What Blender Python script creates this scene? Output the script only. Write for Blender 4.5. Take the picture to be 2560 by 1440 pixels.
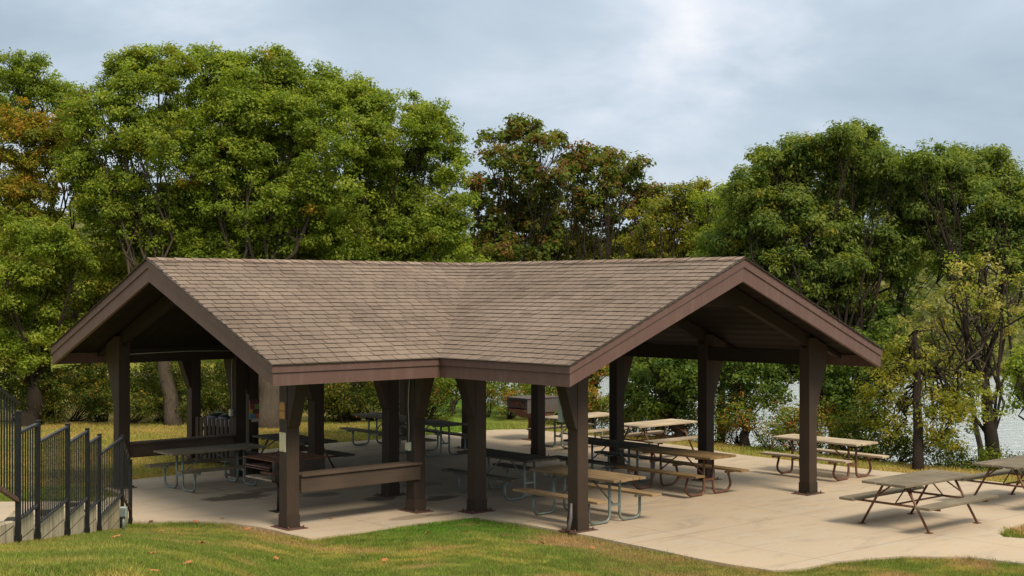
import bpy, bmesh, math, random
import numpy as np
from mathutils import Vector, Matrix
for o in list(bpy.data.objects): bpy.data.objects.remove(o)
R = math.radians
SC = bpy.context.scene
COL = SC.collection
random.seed(7)
RNG = np.random.default_rng(11)

# ------------------------------------------------------------------ camera
CAM = np.array([-14.2687, -18.0252, 3.84]); YAW = 0.8489; PIT = 0.0013; F = 3446.0
FW = np.array([math.cos(YAW)*math.cos(PIT), math.sin(YAW)*math.cos(PIT), math.sin(PIT)])
RT = np.array([math.sin(YAW), -math.cos(YAW), 0.0]); UP = np.cross(RT, FW)
cd = bpy.data.cameras.new('camera'); cam = bpy.data.objects.new('camera', cd); COL.objects.link(cam)
cam.location = CAM; cam.rotation_euler = (R(90)+PIT, 0, YAW-R(90))
cd.sensor_width = 36; cd.lens = 36*F/2560; cd.clip_end = 3000; cd.clip_start = .1
SC.camera = cam
SC.view_settings.view_transform = 'Standard'; SC.view_settings.look = 'None'
SC.view_settings.exposure = 0.42; SC.view_settings.gamma = 1
SC.cycles.max_bounces = 7; SC.cycles.diffuse_bounces = 4; SC.cycles.glossy_bounces = 3
SC.cycles.transmission_bounces = 4; SC.cycles.transparent_max_bounces = 6
SC.cycles.use_denoising = True

# ------------------------------------------------------------------ world: Nishita sky behind broken overcast
SUN_EL, SUN_AZ = 50, 262            # azimuth counted from +X, anticlockwise
W = bpy.data.worlds.new('World'); SC.world = W; W.use_nodes = True
nt = W.node_tree; N = nt.nodes; L = nt.links; N.clear()
def nd(t, **k):
    n = N.new(t)
    for a, v in k.items(): setattr(n, a, v)
    return n
out = nd('ShaderNodeOutputWorld'); bg = nd('ShaderNodeBackground'); bg.inputs[1].default_value = .1
sky = nd('ShaderNodeTexSky', sky_type='NISHITA', sun_disc=False); sky.sun_elevation = R(SUN_EL); sky.sun_rotation = R(90-SUN_AZ)
tc = nd('ShaderNodeTexCoord'); mp = nd('ShaderNodeMapping'); mp.inputs['Scale'].default_value = (3.0, 3.0, 6.5)
mp.inputs['Location'].default_value = (5.2, 6.1, 7.47); mp.inputs['Rotation'].default_value = (0, 0, .13)
n1 = nd('ShaderNodeTexNoise'); n1.inputs['Scale'].default_value = 1.35; n1.inputs['Detail'].default_value = 6; n1.inputs['Roughness'].default_value = .54; n1.inputs['Distortion'].default_value = .25
r1 = nd('ShaderNodeValToRGB')
e = r1.color_ramp.elements
e[0].position = .33; e[0].color = (.33, .40, .475, 1)
e[1].position = .74; e[1].color = (.72, .73, .76, 1)
for p_, c_ in ((.44, (.375, .45, .525, 1)), (.53, (.43, .50, .575, 1)), (.62, (.53, .585, .66, 1))):
    q = e.new(p_); q.color = c_
sx = nd('ShaderNodeSeparateXYZ')
mr = nd('ShaderNodeMapRange'); mr.inputs['From Min'].default_value = .18; mr.inputs['From Max'].default_value = .8
mr.inputs['To Min'].default_value = 10; mr.inputs['To Max'].default_value = 17
vm = nd('ShaderNodeVectorMath', operation='SCALE')
mix = nd('ShaderNodeMix', data_type='RGBA'); mix.inputs[0].default_value = .94
L.new(tc.outputs['Generated'], mp.inputs[0]); L.new(mp.outputs[0], n1.inputs['Vector']); L.new(n1.outputs[0], r1.inputs[0])
L.new(tc.outputs['Generated'], sx.inputs[0]); L.new(sx.outputs[2], mr.inputs[0])
L.new(r1.outputs[0], vm.inputs[0]); L.new(mr.outputs[0], vm.inputs['Scale'])
warm = nd('ShaderNodeMix', data_type='RGBA', blend_type='MULTIPLY'); warm.inputs[7].default_value = (1.12, 1.0, .84, 1)
wf = nd('ShaderNodeMapRange'); wf.inputs['From Min'].default_value = .22; wf.inputs['From Max'].default_value = .6
L.new(sx.outputs[2], wf.inputs[0]); L.new(wf.outputs[0], warm.inputs[0]); L.new(vm.outputs[0], warm.inputs[6])
L.new(sky.outputs[0], mix.inputs[6]); L.new(warm.outputs[2], mix.inputs[7]); L.new(mix.outputs[2], bg.inputs[0]); L.new(bg.outputs[0], out.inputs[0])
sl = bpy.data.lights.new('sun', 'SUN'); sl.energy = 2.9; sl.angle = R(18); sl.color = (1, .88, .70)
so = bpy.data.objects.new('sun', sl); COL.objects.link(so); so.location = (0, 0, 40)
so.rotation_euler = (R(90-SUN_EL), 0, R(SUN_AZ+90))

# ------------------------------------------------------------------ helpers
def at(px, py, d):
    return CAM + d*(FW + RT*(px-1280)/F + UP*(720-py)/F)
def gnd(px, py, z=0.):
    dr = FW + RT*(px-1280)/F + UP*(720-py)/F
    return CAM + dr*(z-CAM[2])/dr[2]
def st(x, y):
    dx, dy = x-CAM[0], y-CAM[1]
    return dx*RT[0]+dy*RT[1], dx*FW[0]+dy*FW[1]
def mat(name, build):
    m = bpy.data.materials.new(name); m.use_nodes = True
    t = m.node_tree; t.nodes.clear(); o = t.nodes.new('ShaderNodeOutputMaterial')
    class G: pass
    g = G(); g.t = t; g.out = o
    def n(ty, **k):
        x = t.nodes.new(ty)
        for a, v in k.items(): setattr(x, a, v)
        return x
    g.n = n; g.l = t.links.new
    def noise(scale, detail=4, rough=.55, vec=None, dist=0):
        x = n('ShaderNodeTexNoise'); x.inputs['Scale'].default_value = scale; x.inputs['Detail'].default_value = detail
        x.inputs['Roughness'].default_value = rough; x.inputs['Distortion'].default_value = dist
        if vec: g.l(vec, x.inputs['Vector'])
        return x.outputs[0]
    def ramp(fac, stops):
        x = n('ShaderNodeValToRGB'); e = x.color_ramp.elements
        e[0].position, e[0].color = stops[0][0], (*stops[0][1], 1); e[1].position, e[1].color = stops[-1][0], (*stops[-1][1], 1)
        for p, c in stops[1:-1]: q = e.new(p); q.color = (*c, 1)
        g.l(fac, x.inputs[0]); return x.outputs[0]
    def mixc(fac, a, b, mode='MIX'):
        x = n('ShaderNodeMix', data_type='RGBA', blend_type=mode)
        for s, i in ((fac, 0), (a, 6), (b, 7)):
            if isinstance(s, (int, float)): x.inputs[i].default_value = s
            elif isinstance(s, tuple): x.inputs[i].default_value = (*s, 1)
            else: g.l(s, x.inputs[i])
        return x.outputs[2]
    def coord(scale=(1, 1, 1), kind='Object', rot=(0, 0, 0)):
        c = n('ShaderNodeTexCoord'); m_ = n('ShaderNodeMapping'); m_.inputs['Scale'].default_value = scale; m_.inputs['Rotation'].default_value = rot
        g.l(c.outputs[kind], m_.inputs[0]); return m_.outputs[0]
    def bump(h, s=.4, d=.01):
        x = n('ShaderNodeBump'); x.inputs['Strength'].default_value = s; x.inputs['Distance'].default_value = d; g.l(h, x.inputs['Height']); return x.outputs[0]
    def bsdf(color, rough=.7, nrm=None, metal=0, spec=.5):
        x = n('ShaderNodeBsdfPrincipled')
        if isinstance(color, tuple): x.inputs['Base Color'].default_value = (*color, 1)
        else: g.l(color, x.inputs['Base Color'])
        if isinstance(rough, (int, float)): x.inputs['Roughness'].default_value = rough
        else: g.l(rough, x.inputs['Roughness'])
        x.inputs['Metallic'].default_value = metal; x.inputs['Specular IOR Level'].default_value = spec
        if nrm: g.l(nrm, x.inputs['Normal'])
        g.l(x.outputs[0], o.inputs[0]); return x
    g.noise, g.ramp, g.mixc, g.coord, g.bump, g.bsdf = noise, ramp, mixc, coord, bump, bsdf
    build(g); return m

def link(name, me, m=None, parent=None):
    o = bpy.data.objects.new(name, me)
    if m and not me.materials: me.materials.append(m)
    COL.objects.link(o)
    if parent: o.parent = parent
    return o
def tag(o, label=None, cat=None, group=None, kind=None):
    if label: o['label'] = label
    if cat: o['category'] = cat
    if group: o['group'] = group
    if kind: o['kind'] = kind
    return o
def empty(name, loc=(0, 0, 0), rz=0):
    o = bpy.data.objects.new(name, None); COL.objects.link(o); o.location = loc; o.rotation_euler = (0, 0, rz); o.empty_display_size = .2
    return o
def copy_tree(o, parent=None):
    c = o.copy(); COL.objects.link(c); c.parent = parent
    for ch in list(o.children): copy_tree(ch, c)
    return c

class MB:
    """collects verts and faces of one mesh"""
    def __init__(s): s.v = []; s.f = []; s.sm = []
    def add(s, vs, fs, smooth=False):
        b = len(s.v); s.v += [tuple(map(float, p)) for p in vs]; s.f += [tuple(i+b for i in f) for f in fs]; s.sm += [smooth]*len(fs)
    def box(s, x0, x1, y0, y1, z0, z1, T=None):
        vs = [(x, y, z) for z in (z0, z1) for y in (y0, y1) for x in (x0, x1)]
        if T: vs = [tuple(T @ Vector(p)) for p in vs]
        s.add(vs, [(0, 2, 3, 1), (4, 5, 7, 6), (0, 1, 5, 4), (2, 6, 7, 3), (0, 4, 6, 2), (1, 3, 7, 5)])
    def bar(s, a, b, w, h, up=(0, 0, 1)):
        a = Vector(a); b = Vector(b); d = (b-a).normalized(); sd = d.cross(Vector(up)).normalized(); u = sd.cross(d)
        vs = [p+sd*i*w/2+u*j*h/2 for p in (a, b) for i, j in ((-1, -1), (1, -1), (1, 1), (-1, 1))]
        s.add(vs, [(3, 2, 1, 0), (4, 5, 6, 7), (0, 1, 5, 4), (1, 2, 6, 5), (2, 3, 7, 6), (3, 0, 4, 7)])
    def tube(s, pts, r, n=8, caps=True):
        pts = [Vector(p) for p in pts]; rs = r if hasattr(r, '__len__') else [r]*len(pts)
        t0 = (pts[1]-pts[0]).normalized(); ref = Vector((0, 0, 1)) if abs(t0.z) < .9 else Vector((1, 0, 0))
        u = t0.cross(ref).normalized(); vs = []
        for i, p in enumerate(pts):
            t = (pts[min(i+1, len(pts)-1)]-pts[max(i-1, 0)]).normalized()
            u = (u-t*u.dot(t)).normalized(); w = t.cross(u)
            for k in range(n):
                a = 2*math.pi*k/n; vs.append(p+(u*math.cos(a)+w*math.sin(a))*rs[i])
        fs = [(i*n+k, i*n+(k+1) % n, (i+1)*n+(k+1) % n, (i+1)*n+k) for i in range(len(pts)-1) for k in range(n)]
        s.add(vs, fs, True)
        if caps:
            b = len(s.v)-len(vs); m_ = len(pts)
            s.f += [tuple(b+k for k in range(n-1, -1, -1)), tuple(b+(m_-1)*n+k for k in range(n))]; s.sm += [False, False]
    def prism(s, poly, fn, t0, t1):
        """poly of 2D points mapped by fn(u, v, t)"""
        n = len(poly); vs = [fn(u, v, t0) for u, v in poly]+[fn(u, v, t1) for u, v in poly]
        s.add(vs, [tuple(range(n-1, -1, -1)), tuple(range(n, 2*n))]+[(i, (i+1) % n, n+(i+1) % n, n+i) for i in range(n)])
    def build(s, name, m, parent=None, bevel=0, recalc=True):
        me = bpy.data.meshes.new(name); me.from_pydata(s.v, [], s.f); me.polygons.foreach_set('use_smooth', s.sm)
        if recalc:
            bm = bmesh.new(); bm.from_mesh(me); bmesh.ops.recalc_face_normals(bm, faces=bm.faces)
            bm.to_mesh(me); bm.free()
        me.update(); o = link(name, me, m, parent)
        if bevel:
            b = o.modifiers.new('edge', 'BEVEL'); b.width = bevel; b.segments = 1; b.limit_method = 'ANGLE'
        return o

def arc_path(pts, rad, n=5):
    """polyline with rounded corners"""
    pts = [Vector(p) for p in pts]; out_ = [pts[0]]
    for i in range(1, len(pts)-1):
        a, b, c = pts[i-1], pts[i], pts[i+1]; d1 = (a-b).normalized(); d2 = (c-b).normalized()
        r_ = min(rad, (a-b).length*.48, (c-b).length*.48); p0 = b+d1*r_; p1 = b+d2*r_
        for k in range(n+1):
            t = k/n; out_.append(p0.lerp(b, t).lerp(b.lerp(p1, t), t))
    out_.append(pts[-1]); return out_

# value noise in numpy for colouring things in real space
_perm = np.random.default_rng(3).random((64, 64))
def vnoise(x, y, s=1.):
    x = np.asarray(x)/s+500; y = np.asarray(y)/s+500; xi = np.floor(x).astype(int); yi = np.floor(y).astype(int)
    fx = x-xi; fy = y-yi; fx = fx*fx*(3-2*fx); fy = fy*fy*(3-2*fy); g = lambda a, b: _perm[a % 64, b % 64]
    return (g(xi, yi)*(1-fx)+g(xi+1, yi)*fx)*(1-fy)+(g(xi, yi+1)*(1-fx)+g(xi+1, yi+1)*fx)*fy
def fbm(x, y, s=1.): return .55*vnoise(x, y, s)+.3*vnoise(x+7, y-3, s/2.1)+.15*vnoise(x-5, y+9, s/4.7)

# ------------------------------------------------------------------ materials
def _wood(base, dark, sc=(1, 1, 1), along='x', rough=.8):
    def b(g):
        s = {'x': (1.2, 22, 22), 'y': (22, 1.2, 22), 'z': (22, 22, 1.2)}[along]
        c = g.coord(s); n1 = g.noise(1.6, 6, .65, c, .3); n2 = g.noise(1.3, 3, .5, g.coord((1, 1, 1)))
        col = g.mixc(n1, dark, base); col = g.mixc(g.ramp(n2, [(.35, (0, 0, 0)), (.7, (1, 1, 1))]), col, g.mixc(.45, col, (.02, .015, .01)))
        oi = g.n('ShaderNodeObjectInfo'); rv = g.ramp(oi.outputs['Random'], [(0., (.78, .78, .76)), (1., (1.2, 1.18, 1.12))])
        ge = g.n('ShaderNodeNewGeometry'); col = g.mixc(1., col, g.ramp(ge.outputs['Random Per Island'], [(0., (.78, .79, .80)), (1., (1.22, 1.2, 1.16))]), 'MULTIPLY')
        col = g.mixc(1., col, rv, 'MULTIPLY'); g.bsdf(col, rough, g.bump(n1, .5, .006), spec=.25)
    return b
M = {}
M['grey_x'] = mat('weathered_grey_planks', _wood((.27, .23, .17), (.085, .070, .050)))
M['dark_x'] = mat('dark_weathered_planks', _wood((.17, .15, .12), (.055, .047, .037)))
M['tan_x'] = mat('tan_weathered_planks', _wood((.36, .25, .14), (.16, .11, .065)))
M['pale_x'] = mat('pale_sunbleached_planks', _wood((.50, .41, .31), (.26, .21, .155)))
M['honey_x'] = mat('honey_brown_planks', _wood((.27, .18, .085), (.12, .08, .04)))
M['post'] = mat('brown_stained_timber', _wood((.060, .040, .029), (.024, .017, .013), along='z', rough=.7))
M['beam'] = mat('dark_stained_timber', _wood((.026, .018, .013), (.013, .0095, .007), rough=.75))
M['rail'] = mat('brown_rail_timber', _wood((.098, .070, .053), (.05, .036, .028), along='x', rough=.7))
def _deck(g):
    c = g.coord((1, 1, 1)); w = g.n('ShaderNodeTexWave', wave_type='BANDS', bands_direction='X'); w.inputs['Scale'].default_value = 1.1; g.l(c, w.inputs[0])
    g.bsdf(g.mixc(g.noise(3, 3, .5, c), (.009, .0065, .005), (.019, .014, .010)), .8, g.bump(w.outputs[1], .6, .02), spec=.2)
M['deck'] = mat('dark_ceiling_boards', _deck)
def _fascia(g):
    c = g.coord((1, 1, 1)); n1 = g.noise(2.2, 5, .6, c); n2 = g.noise(1, 3, .6, g.coord((9, 9, .7)))
    col = g.mixc(n1, (.098, .052, .042), (.135, .078, .063)); col = g.mixc(g.ramp(n2, [(.5, (0, 0, 0)), (.75, (.5, .5, .5))]), col, (.15, .105, .09))
    g.bsdf(col, .55, g.bump(n1, .1, .004), spec=.35)
M['fascia'] = mat('brown_metal_fascia', _fascia)
def _attr(g, rough=.9, bumpn=None, spec=.2):
    a = g.n('ShaderNodeAttribute', attribute_name='col'); return a.outputs['Color']
def _shingle(g):
    a = _attr(g); c = g.coord((1, 1, 1)); n1 = g.noise(140, 2, .7, c); n2 = g.noise(.9, 4, .6, c)
    col = g.mixc(g.ramp(n1, [(.3, (0, 0, 0)), (.7, (1, 1, 1))]), g.mixc(1., a, (.78, .78, .78), 'MULTIPLY'), g.mixc(1., a, (1.16, 1.16, 1.16), 'MULTIPLY'))
    col = g.mixc(g.ramp(n2, [(.42, (0, 0, 0)), (.72, (.6, .6, .6))]), col, g.mixc(1., col, (.72, .73, .75), 'MULTIPLY'))
    g.bsdf(col, .95, g.bump(n1, .5, .004), spec=.15)
M['shingle'] = mat('brown_asphalt_shingles', _shingle)
M['felt'] = mat('black_roofing_felt', lambda g: g.bsdf((.03, .024, .02), .9))
def _conc(g):
    c = g.coord((1, 1, 1)); n1 = g.noise(.35, 6, .62, c, .6); n2 = g.noise(2.6, 6, .65, g.coord((1, 1, 1)), .8); n3 = g.noise(60, 3, .6, c)
    n4 = g.noise(1.1, 5, .7, g.coord((.5, 1.6, 1), rot=(0, 0, .6)), 1.2)
    col = g.mixc(g.ramp(n1, [(.35, (0, 0, 0)), (.65, (1, 1, 1))]), (.41, .325, .235), (.46, .355, .245))
    col = g.mixc(g.ramp(n2, [(.48, (0, 0, 0)), (.62, (.5, .5, .5)), (.75, (1, 1, 1))]), col, (.42, .37, .30))
    col = g.mixc(g.ramp(n4, [(.52, (0, 0, 0)), (.72, (.75, .75, .75))]), col, (.29, .235, .172))
    # expansion joints every 2.52 m, as the slab was poured
    sp = g.n('ShaderNodeSeparateXYZ'); g.l(g.coord(), sp.inputs[0]); js = []
    for i, off in ((0, 1.6), (1, 1.05)):
        a = g.n('ShaderNodeMath', operation='ADD'); g.l(sp.outputs[i], a.inputs[0]); a.inputs[1].default_value = 50.4+off
        b = g.n('ShaderNodeMath', operation='PINGPONG'); g.l(a.outputs[0], b.inputs[0]); b.inputs[1].default_value = 1.26 if i else 1.5
        l_ = g.n('ShaderNodeMath', operation='LESS_THAN'); g.l(b.outputs[0], l_.inputs[0]); l_.inputs[1].default_value = .011; js.append(l_.outputs[0])
    mx = g.n('ShaderNodeMath', operation='MAXIMUM'); g.l(js[0], mx.inputs[0]); g.l(js[1], mx.inputs[1])
    ml = g.n('ShaderNodeMath', operation='MULTIPLY'); g.l(mx.outputs[0], ml.inputs[0]); ml.inputs[1].default_value = .42
    col = g.mixc(ml.outputs[0], col, (.13, .10, .075))
    # wet and greasy stains with a place of their own
    rough = .78
    sc4 = g.n('ShaderNodeMath', operation='MULTIPLY_ADD'); g.l(n4, sc4.inputs[0]); sc4.inputs[1].default_value = 2.6; sc4.inputs[2].default_value = -.8
    for (x, y, rx, ry, k) in ((-1.15, 4.55, .95, .42, .8), (-.35, 4.9, .55, .3, .6), (.15, 3.7, .45, .25, .6), (1.55, 1.9, .5, .28, .75), (.72, 2.6, .5, .3, .75), (-.2, .55, .55, .2, .45), (.35, .45, .35, .15, .5), (2.4, 3.6, .6, .35, .4), (5.9, -1.0, .5, .2, .4)):
        m_ = g.n('ShaderNodeMapping'); m_.inputs['Location'].default_value = (-x/rx, -y/ry, 0); m_.inputs['Scale'].default_value = (1/rx, 1/ry, 0)
        tcn = g.n('ShaderNodeTexCoord'); g.l(tcn.outputs['Object'], m_.inputs[0])
        ln = g.n('ShaderNodeVectorMath', operation='LENGTH'); g.l(m_.outputs[0], ln.inputs[0])
        ad = g.n('ShaderNodeMath', operation='ADD'); g.l(ln.outputs['Value'], ad.inputs[0]); g.l(sc4.outputs[0], ad.inputs[1])
        f = g.ramp(ad.outputs[0], [(.0, (k, k, k)), (.8, (k, k, k)), (1., (0, 0, 0))])
        # ramp clamps at 1, so scale down
        ad2 = g.n('ShaderNodeMath', operation='MULTIPLY'); g.l(ad.outputs[0], ad2.inputs[0]); ad2.inputs[1].default_value = .66
        f = g.ramp(ad2.outputs[0], [(.0, (k, k, k)), (.80, (k, k, k)), (.9, (0, 0, 0))])
        col = g.mixc(f, col, (.075, .055, .038))
    g.bsdf(col, rough, g.bump(n3, .25, .004), spec=.3)
M['concrete'] = mat('stained_tan_concrete', _conc)
def _cwall(g):
    c = g.coord(); n1 = g.noise(3.5, 6, .65, c, .5); n2 = g.noise(2, 4, .6, g.coord((5, 5, .8)))
    col = g.mixc(n1, (.28, .235, .155), (.60, .50, .345)); col = g.mixc(g.ramp(n2, [(.47, (0, 0, 0)), (.68, (.75, .75, .75))]), col, (.12, .11, .065))
    sp = g.n('ShaderNodeSeparateXYZ'); g.l(g.coord(), sp.inputs[0]); pp = g.n('ShaderNodeMath', operation='PINGPONG'); g.l(sp.outputs[2], pp.inputs[0]); pp.inputs[1].default_value = .1
    lt = g.n('ShaderNodeMath', operation='LESS_THAN'); g.l(pp.outputs[0], lt.inputs[0]); lt.inputs[1].default_value = .006
    col = g.mixc(lt.outputs[0], col, (.05, .045, .03)); g.bsdf(col, .9, g.bump(n1, .9, .02), spec=.2)
M['cwall'] = mat('mossy_concrete_wall', _cwall)
def _soil(g):
    c = g.coord(); a = _attr(g); n1 = g.noise(9, 6, .7, c); n2 = g.noise(60, 3, .7, c)
    col = g.mixc(n1, g.mixc(1., a, (.6, .6, .6), 'MULTIPLY'), g.mixc(1., a, (1.25, 1.25, 1.25), 'MULTIPLY'))
    g.bsdf(col, .95, g.bump(n2, .8, .03), spec=.1)
M['soil'] = mat('turf_ground', _soil)
def _leafm(tr=.48):
    def b(g):
        a = _attr(g); d = g.n('ShaderNodeBsdfPrincipled'); g.l(a, d.inputs['Base Color']); d.inputs['Roughness'].default_value = .62; d.inputs['Specular IOR Level'].default_value = .25
        t = g.n('ShaderNodeBsdfTranslucent'); g.l(g.mixc(1., a, (1.5, 1.5, .6), 'MULTIPLY'), t.inputs[0])
        m_ = g.n('ShaderNodeMixShader'); m_.inputs[0].default_value = tr; g.l(d.outputs[0], m_.inputs[1]); g.l(t.outputs[0], m_.inputs[2]); g.l(m_.outputs[0], g.out.inputs[0])
    return b
M['leaf'] = mat('tree_leaves', _leafm()); M['blade'] = mat('grass_blades', _leafm(.3))
def _bark(a_, b_):
    def b(g):
        c = g.coord((10, 10, 1.6)); n1 = g.noise(2.2, 6, .7, c, .8); g.bsdf(g.mixc(n1, a_, b_), .95, g.bump(n1, 1., .05), spec=.1)
    return b
M['bark'] = mat('dark_bark', _bark((.010, .008, .006), (.050, .038, .028)))
M['bark_pale'] = mat('grey_ridged_bark', _bark((.025, .020, .015), (.155, .122, .09)))
def _galv(g):
    c = g.coord(); n1 = g.noise(14, 4, .6, c); g.bsdf(g.mixc(n1, (.12, .15, .135), (.25, .29, .26)), .45, metal=.35)
M['galv'] = mat('galvanised_pipe', _galv)
def _rust(a_, b_, metal=.2, r=.6):
    def b(g):
        c = g.coord(); n1 = g.noise(11, 5, .65, c); g.bsdf(g.mixc(g.ramp(n1, [(.35, (0, 0, 0)), (.65, (1, 1, 1))]), a_, b_), r, g.bump(n1, .3, .004), metal=metal)
    return b
M['brownpipe'] = mat('brown_painted_pipe', _rust((.10, .040, .022), (.18, .075, .040), .1, .45))
M['redsteel'] = mat('rusty_red_steel', _rust((.085, .030, .018), (.19, .085, .045), .1, .6))
M['rustplate'] = mat('rusted_plate', _rust((.05, .022, .015), (.19, .075, .035), .2, .75))
M['greysteel'] = mat('grey_rust_steel', _rust((.10, .11, .12), (.13, .075, .05), .3, .6))
M['soot'] = mat('sooty_steel', _rust((.014, .012, .011), (.05, .035, .027), .2, .6))
M['ash'] = mat('pale_ash_lining', _rust((.42, .36, .27), (.16, .12, .085), 0, .9))
M['black'] = mat('black_painted_steel', _rust((.005, .0055, .006), (.013, .013, .014), .2, .45))
M['blackhi'] = mat('black_rail_highlight', _rust((.02, .022, .026), (.06, .065, .075), .3, .4))  # lighter black: the rails' highlights are put into the colour
M['iron'] = mat('rusty_base_plate', _rust((.075, .035, .025), (.16, .085, .065), .2, .7))
M['ebox'] = mat('pale_green_metal_box', lambda g: g.bsdf(g.mixc(g.noise(8, 3, .5, g.coord()), (.22, .27, .25), (.33, .38, .34)), .5))
M['cable'] = mat('pale_conduit', lambda g: g.bsdf((.34, .34, .28), .6))
M['signbrown'] = mat('brown_sign_board', lambda g: g.bsdf((.10, .055, .03), .5))
M['signyellow'] = mat('yellow_sign_lettering', lambda g: g.bsdf((.72, .36, .03), .5))
M['cream'] = mat('cream_notice_plate', lambda g: g.bsdf(g.mixc(g.noise(9, 4, .6, g.coord()), (.50, .42, .25), (.62, .55, .36)), .5))
for nm, c in (('red', (.26, .02, .02)), ('green', (.16, .30, .04)), ('yellow', (.62, .42, .02)), ('maroon', (.12, .01, .015)), ('blue', (.03, .28, .42)), ('orange', (.50, .13, .02))):
    M['t_'+nm] = mat(nm+'_painted_tile', lambda g, c=c: g.bsdf(c, .5))
M['bin'] = mat('black_plastic', lambda g: g.bsdf((.014, .016, .016), .35))
M['liner'] = mat('white_plastic_liner', lambda g: g.bsdf((.62, .62, .62), .5))
def _water(g):
    w = g.noise(1.1, 3, .55, g.coord((1.9, .35, 1)), .3); w2 = g.noise(5, 2, .5, g.coord((1.6, .5, 1)))
    x = g.bsdf(g.mixc(w, (.30, .35, .38), (.52, .57, .60)), .16, g.bump(g.mixc(.3, w, w2), 1., .55), spec=.9); x.inputs['IOR'].default_value = 1.5  # pale ripple tones paint the bright sky's reflection into the base colour
M['water'] = mat('rippled_lake_water', _water)
M['plank'] = mat('brown_picket_timber', _wood((.065, .048, .037), (.03, .022, .017), along='z'))

# ------------------------------------------------------------------ ground: terrain sheet, slab, lake
SL = [(-3.97, 3.28), (-3.17, 2.79), (-2.75, 2.2), (-2.60, 1.5), (-2.56, 1.0), (-2.57, .5), (-2.55, .04), (-1.9, .0), (-1.53, -.02), (-.89, .06), (-.09, .03), (.71, -.05), (.82, -1.17), (.84, -2.11), (.87, -2.7), (.80, -4.19), (.75, -4.95), (.78, -5.64), (.88, -6.2), (1.25, -6.40), (2.09, -6.42), (3.07, -6.8), (3.76, -7.48), (3.92, -8.24), (4.0, -12), (9, -12), (9, -7.9), (6.6, -7.5), (5.75, -7.25), (5.62, -7.0), (5.85, -6.78), (6.4, -6.62), (9, -6.4), (11.3, -6.3), (11.2, -3.2), (10.95, -1.24), (10.95, 2.45), (11.38, 4.89), (11.3, 8.), (11.15, 10.2), (10.4, 10.7), (9., 10.75), (5, 10.87), (3.0, 10.75), (1.6, 9.3), (.85, 8.15), (-.23, 8.05), (-1.68, 7.95), (-2.55, 7.2), (-2.65, 6.11), (-3.09, 5.47), (-4.72, 6.87), (-9, 10.65), (-10.6, 9.2), (-5.56, 4.7), (-4.3, 3.58)]
EDGE = [(-400, 22.8), (320, 22.8), (585, 22.8), (700, 22.1), (777, 21.4), (912, 21.9), (1190, 23.25), (1410, 21.9), (1452, 21.65), (1643, 20.3), (1935, 18.9), (2250, 19.8), (2420, 19.8), (2560, 19.4), (3200, 19)]
# guard-rail posts of the retaining wall: pixel column, distance, top height, ground
GP = [(32, 14.3, 2.57), (82, 15.3, 2.38), (158, 17.1, 2.17), (208, 18.6, 1.96), (239, 19.6, 1.78), (297, 21.9, 1.52), (318, 22.8, 1.02)]
def gp_xy(px, d): return CAM[:2]+d*FW[:2]+RT[:2]*(px-1280)/F*d
WA = gp_xy(*GP[0][:2]); WB = gp_xy(*GP[6][:2]); WD = (WB-WA)/np.linalg.norm(WB-WA); WN = np.array([-WD[1], WD[0]])   # WN points away to the left
def height(x, y):
    x = np.asarray(x, float); y = np.asarray(y, float)
    dx, dy = x-CAM[0], y-CAM[1]; s = dx*RT[0]+dy*RT[1]; t = dx*FW[0]+dy*FW[1]
    q = 1280+F*s/np.maximum(t, 2.); t0 = np.interp(q, [e_[0] for e_ in EDGE], [e_[1] for e_ in EDGE])
    g = np.maximum(0, t0-t); h = np.where(g < 1., .5*g*g, g-.5)*np.interp(q, [330, 900, 2000], [.154, .092, .075]); h = np.minimum(h, 2.1)
    side = (x-WA[0])*WN[0]+(y-WA[1])*WN[1]
    h = np.where(side > .16, 0, h)
    # bank down to the lake
    xs = 12.6+.42*np.maximum(0, y-9.)
    k = np.clip((x-xs)/3.6, 0, 1); h = h-3.6*k*k*(3-2*k)
    # far shore rises again
    k2 = np.clip((t-104)/60, 0, 1); h = np.where(t > 96, h*(1-np.clip((t-96)/6, 0, 1))-2.0*np.clip((t-96)/6, 0, 1)*(xs < x), h)+6.5*k2*k2*(3-2*k2)
    return h-.035
def poly_mask(x, y, poly):
    x = np.asarray(x); y = np.asarray(y); ins = np.zeros(x.shape, bool); n = len(poly)
    for i in range(n):
        x0, y0 = poly[i]; x1, y1 = poly[(i+1) % n]
        c = ((y0 > y) != (y1 > y)); xx = x0+(y-y0)*(x1-x0)/((y1-y0) if y1 != y0 else 1e-9)
        ins ^= c & (x < xx)
    return ins
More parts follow.
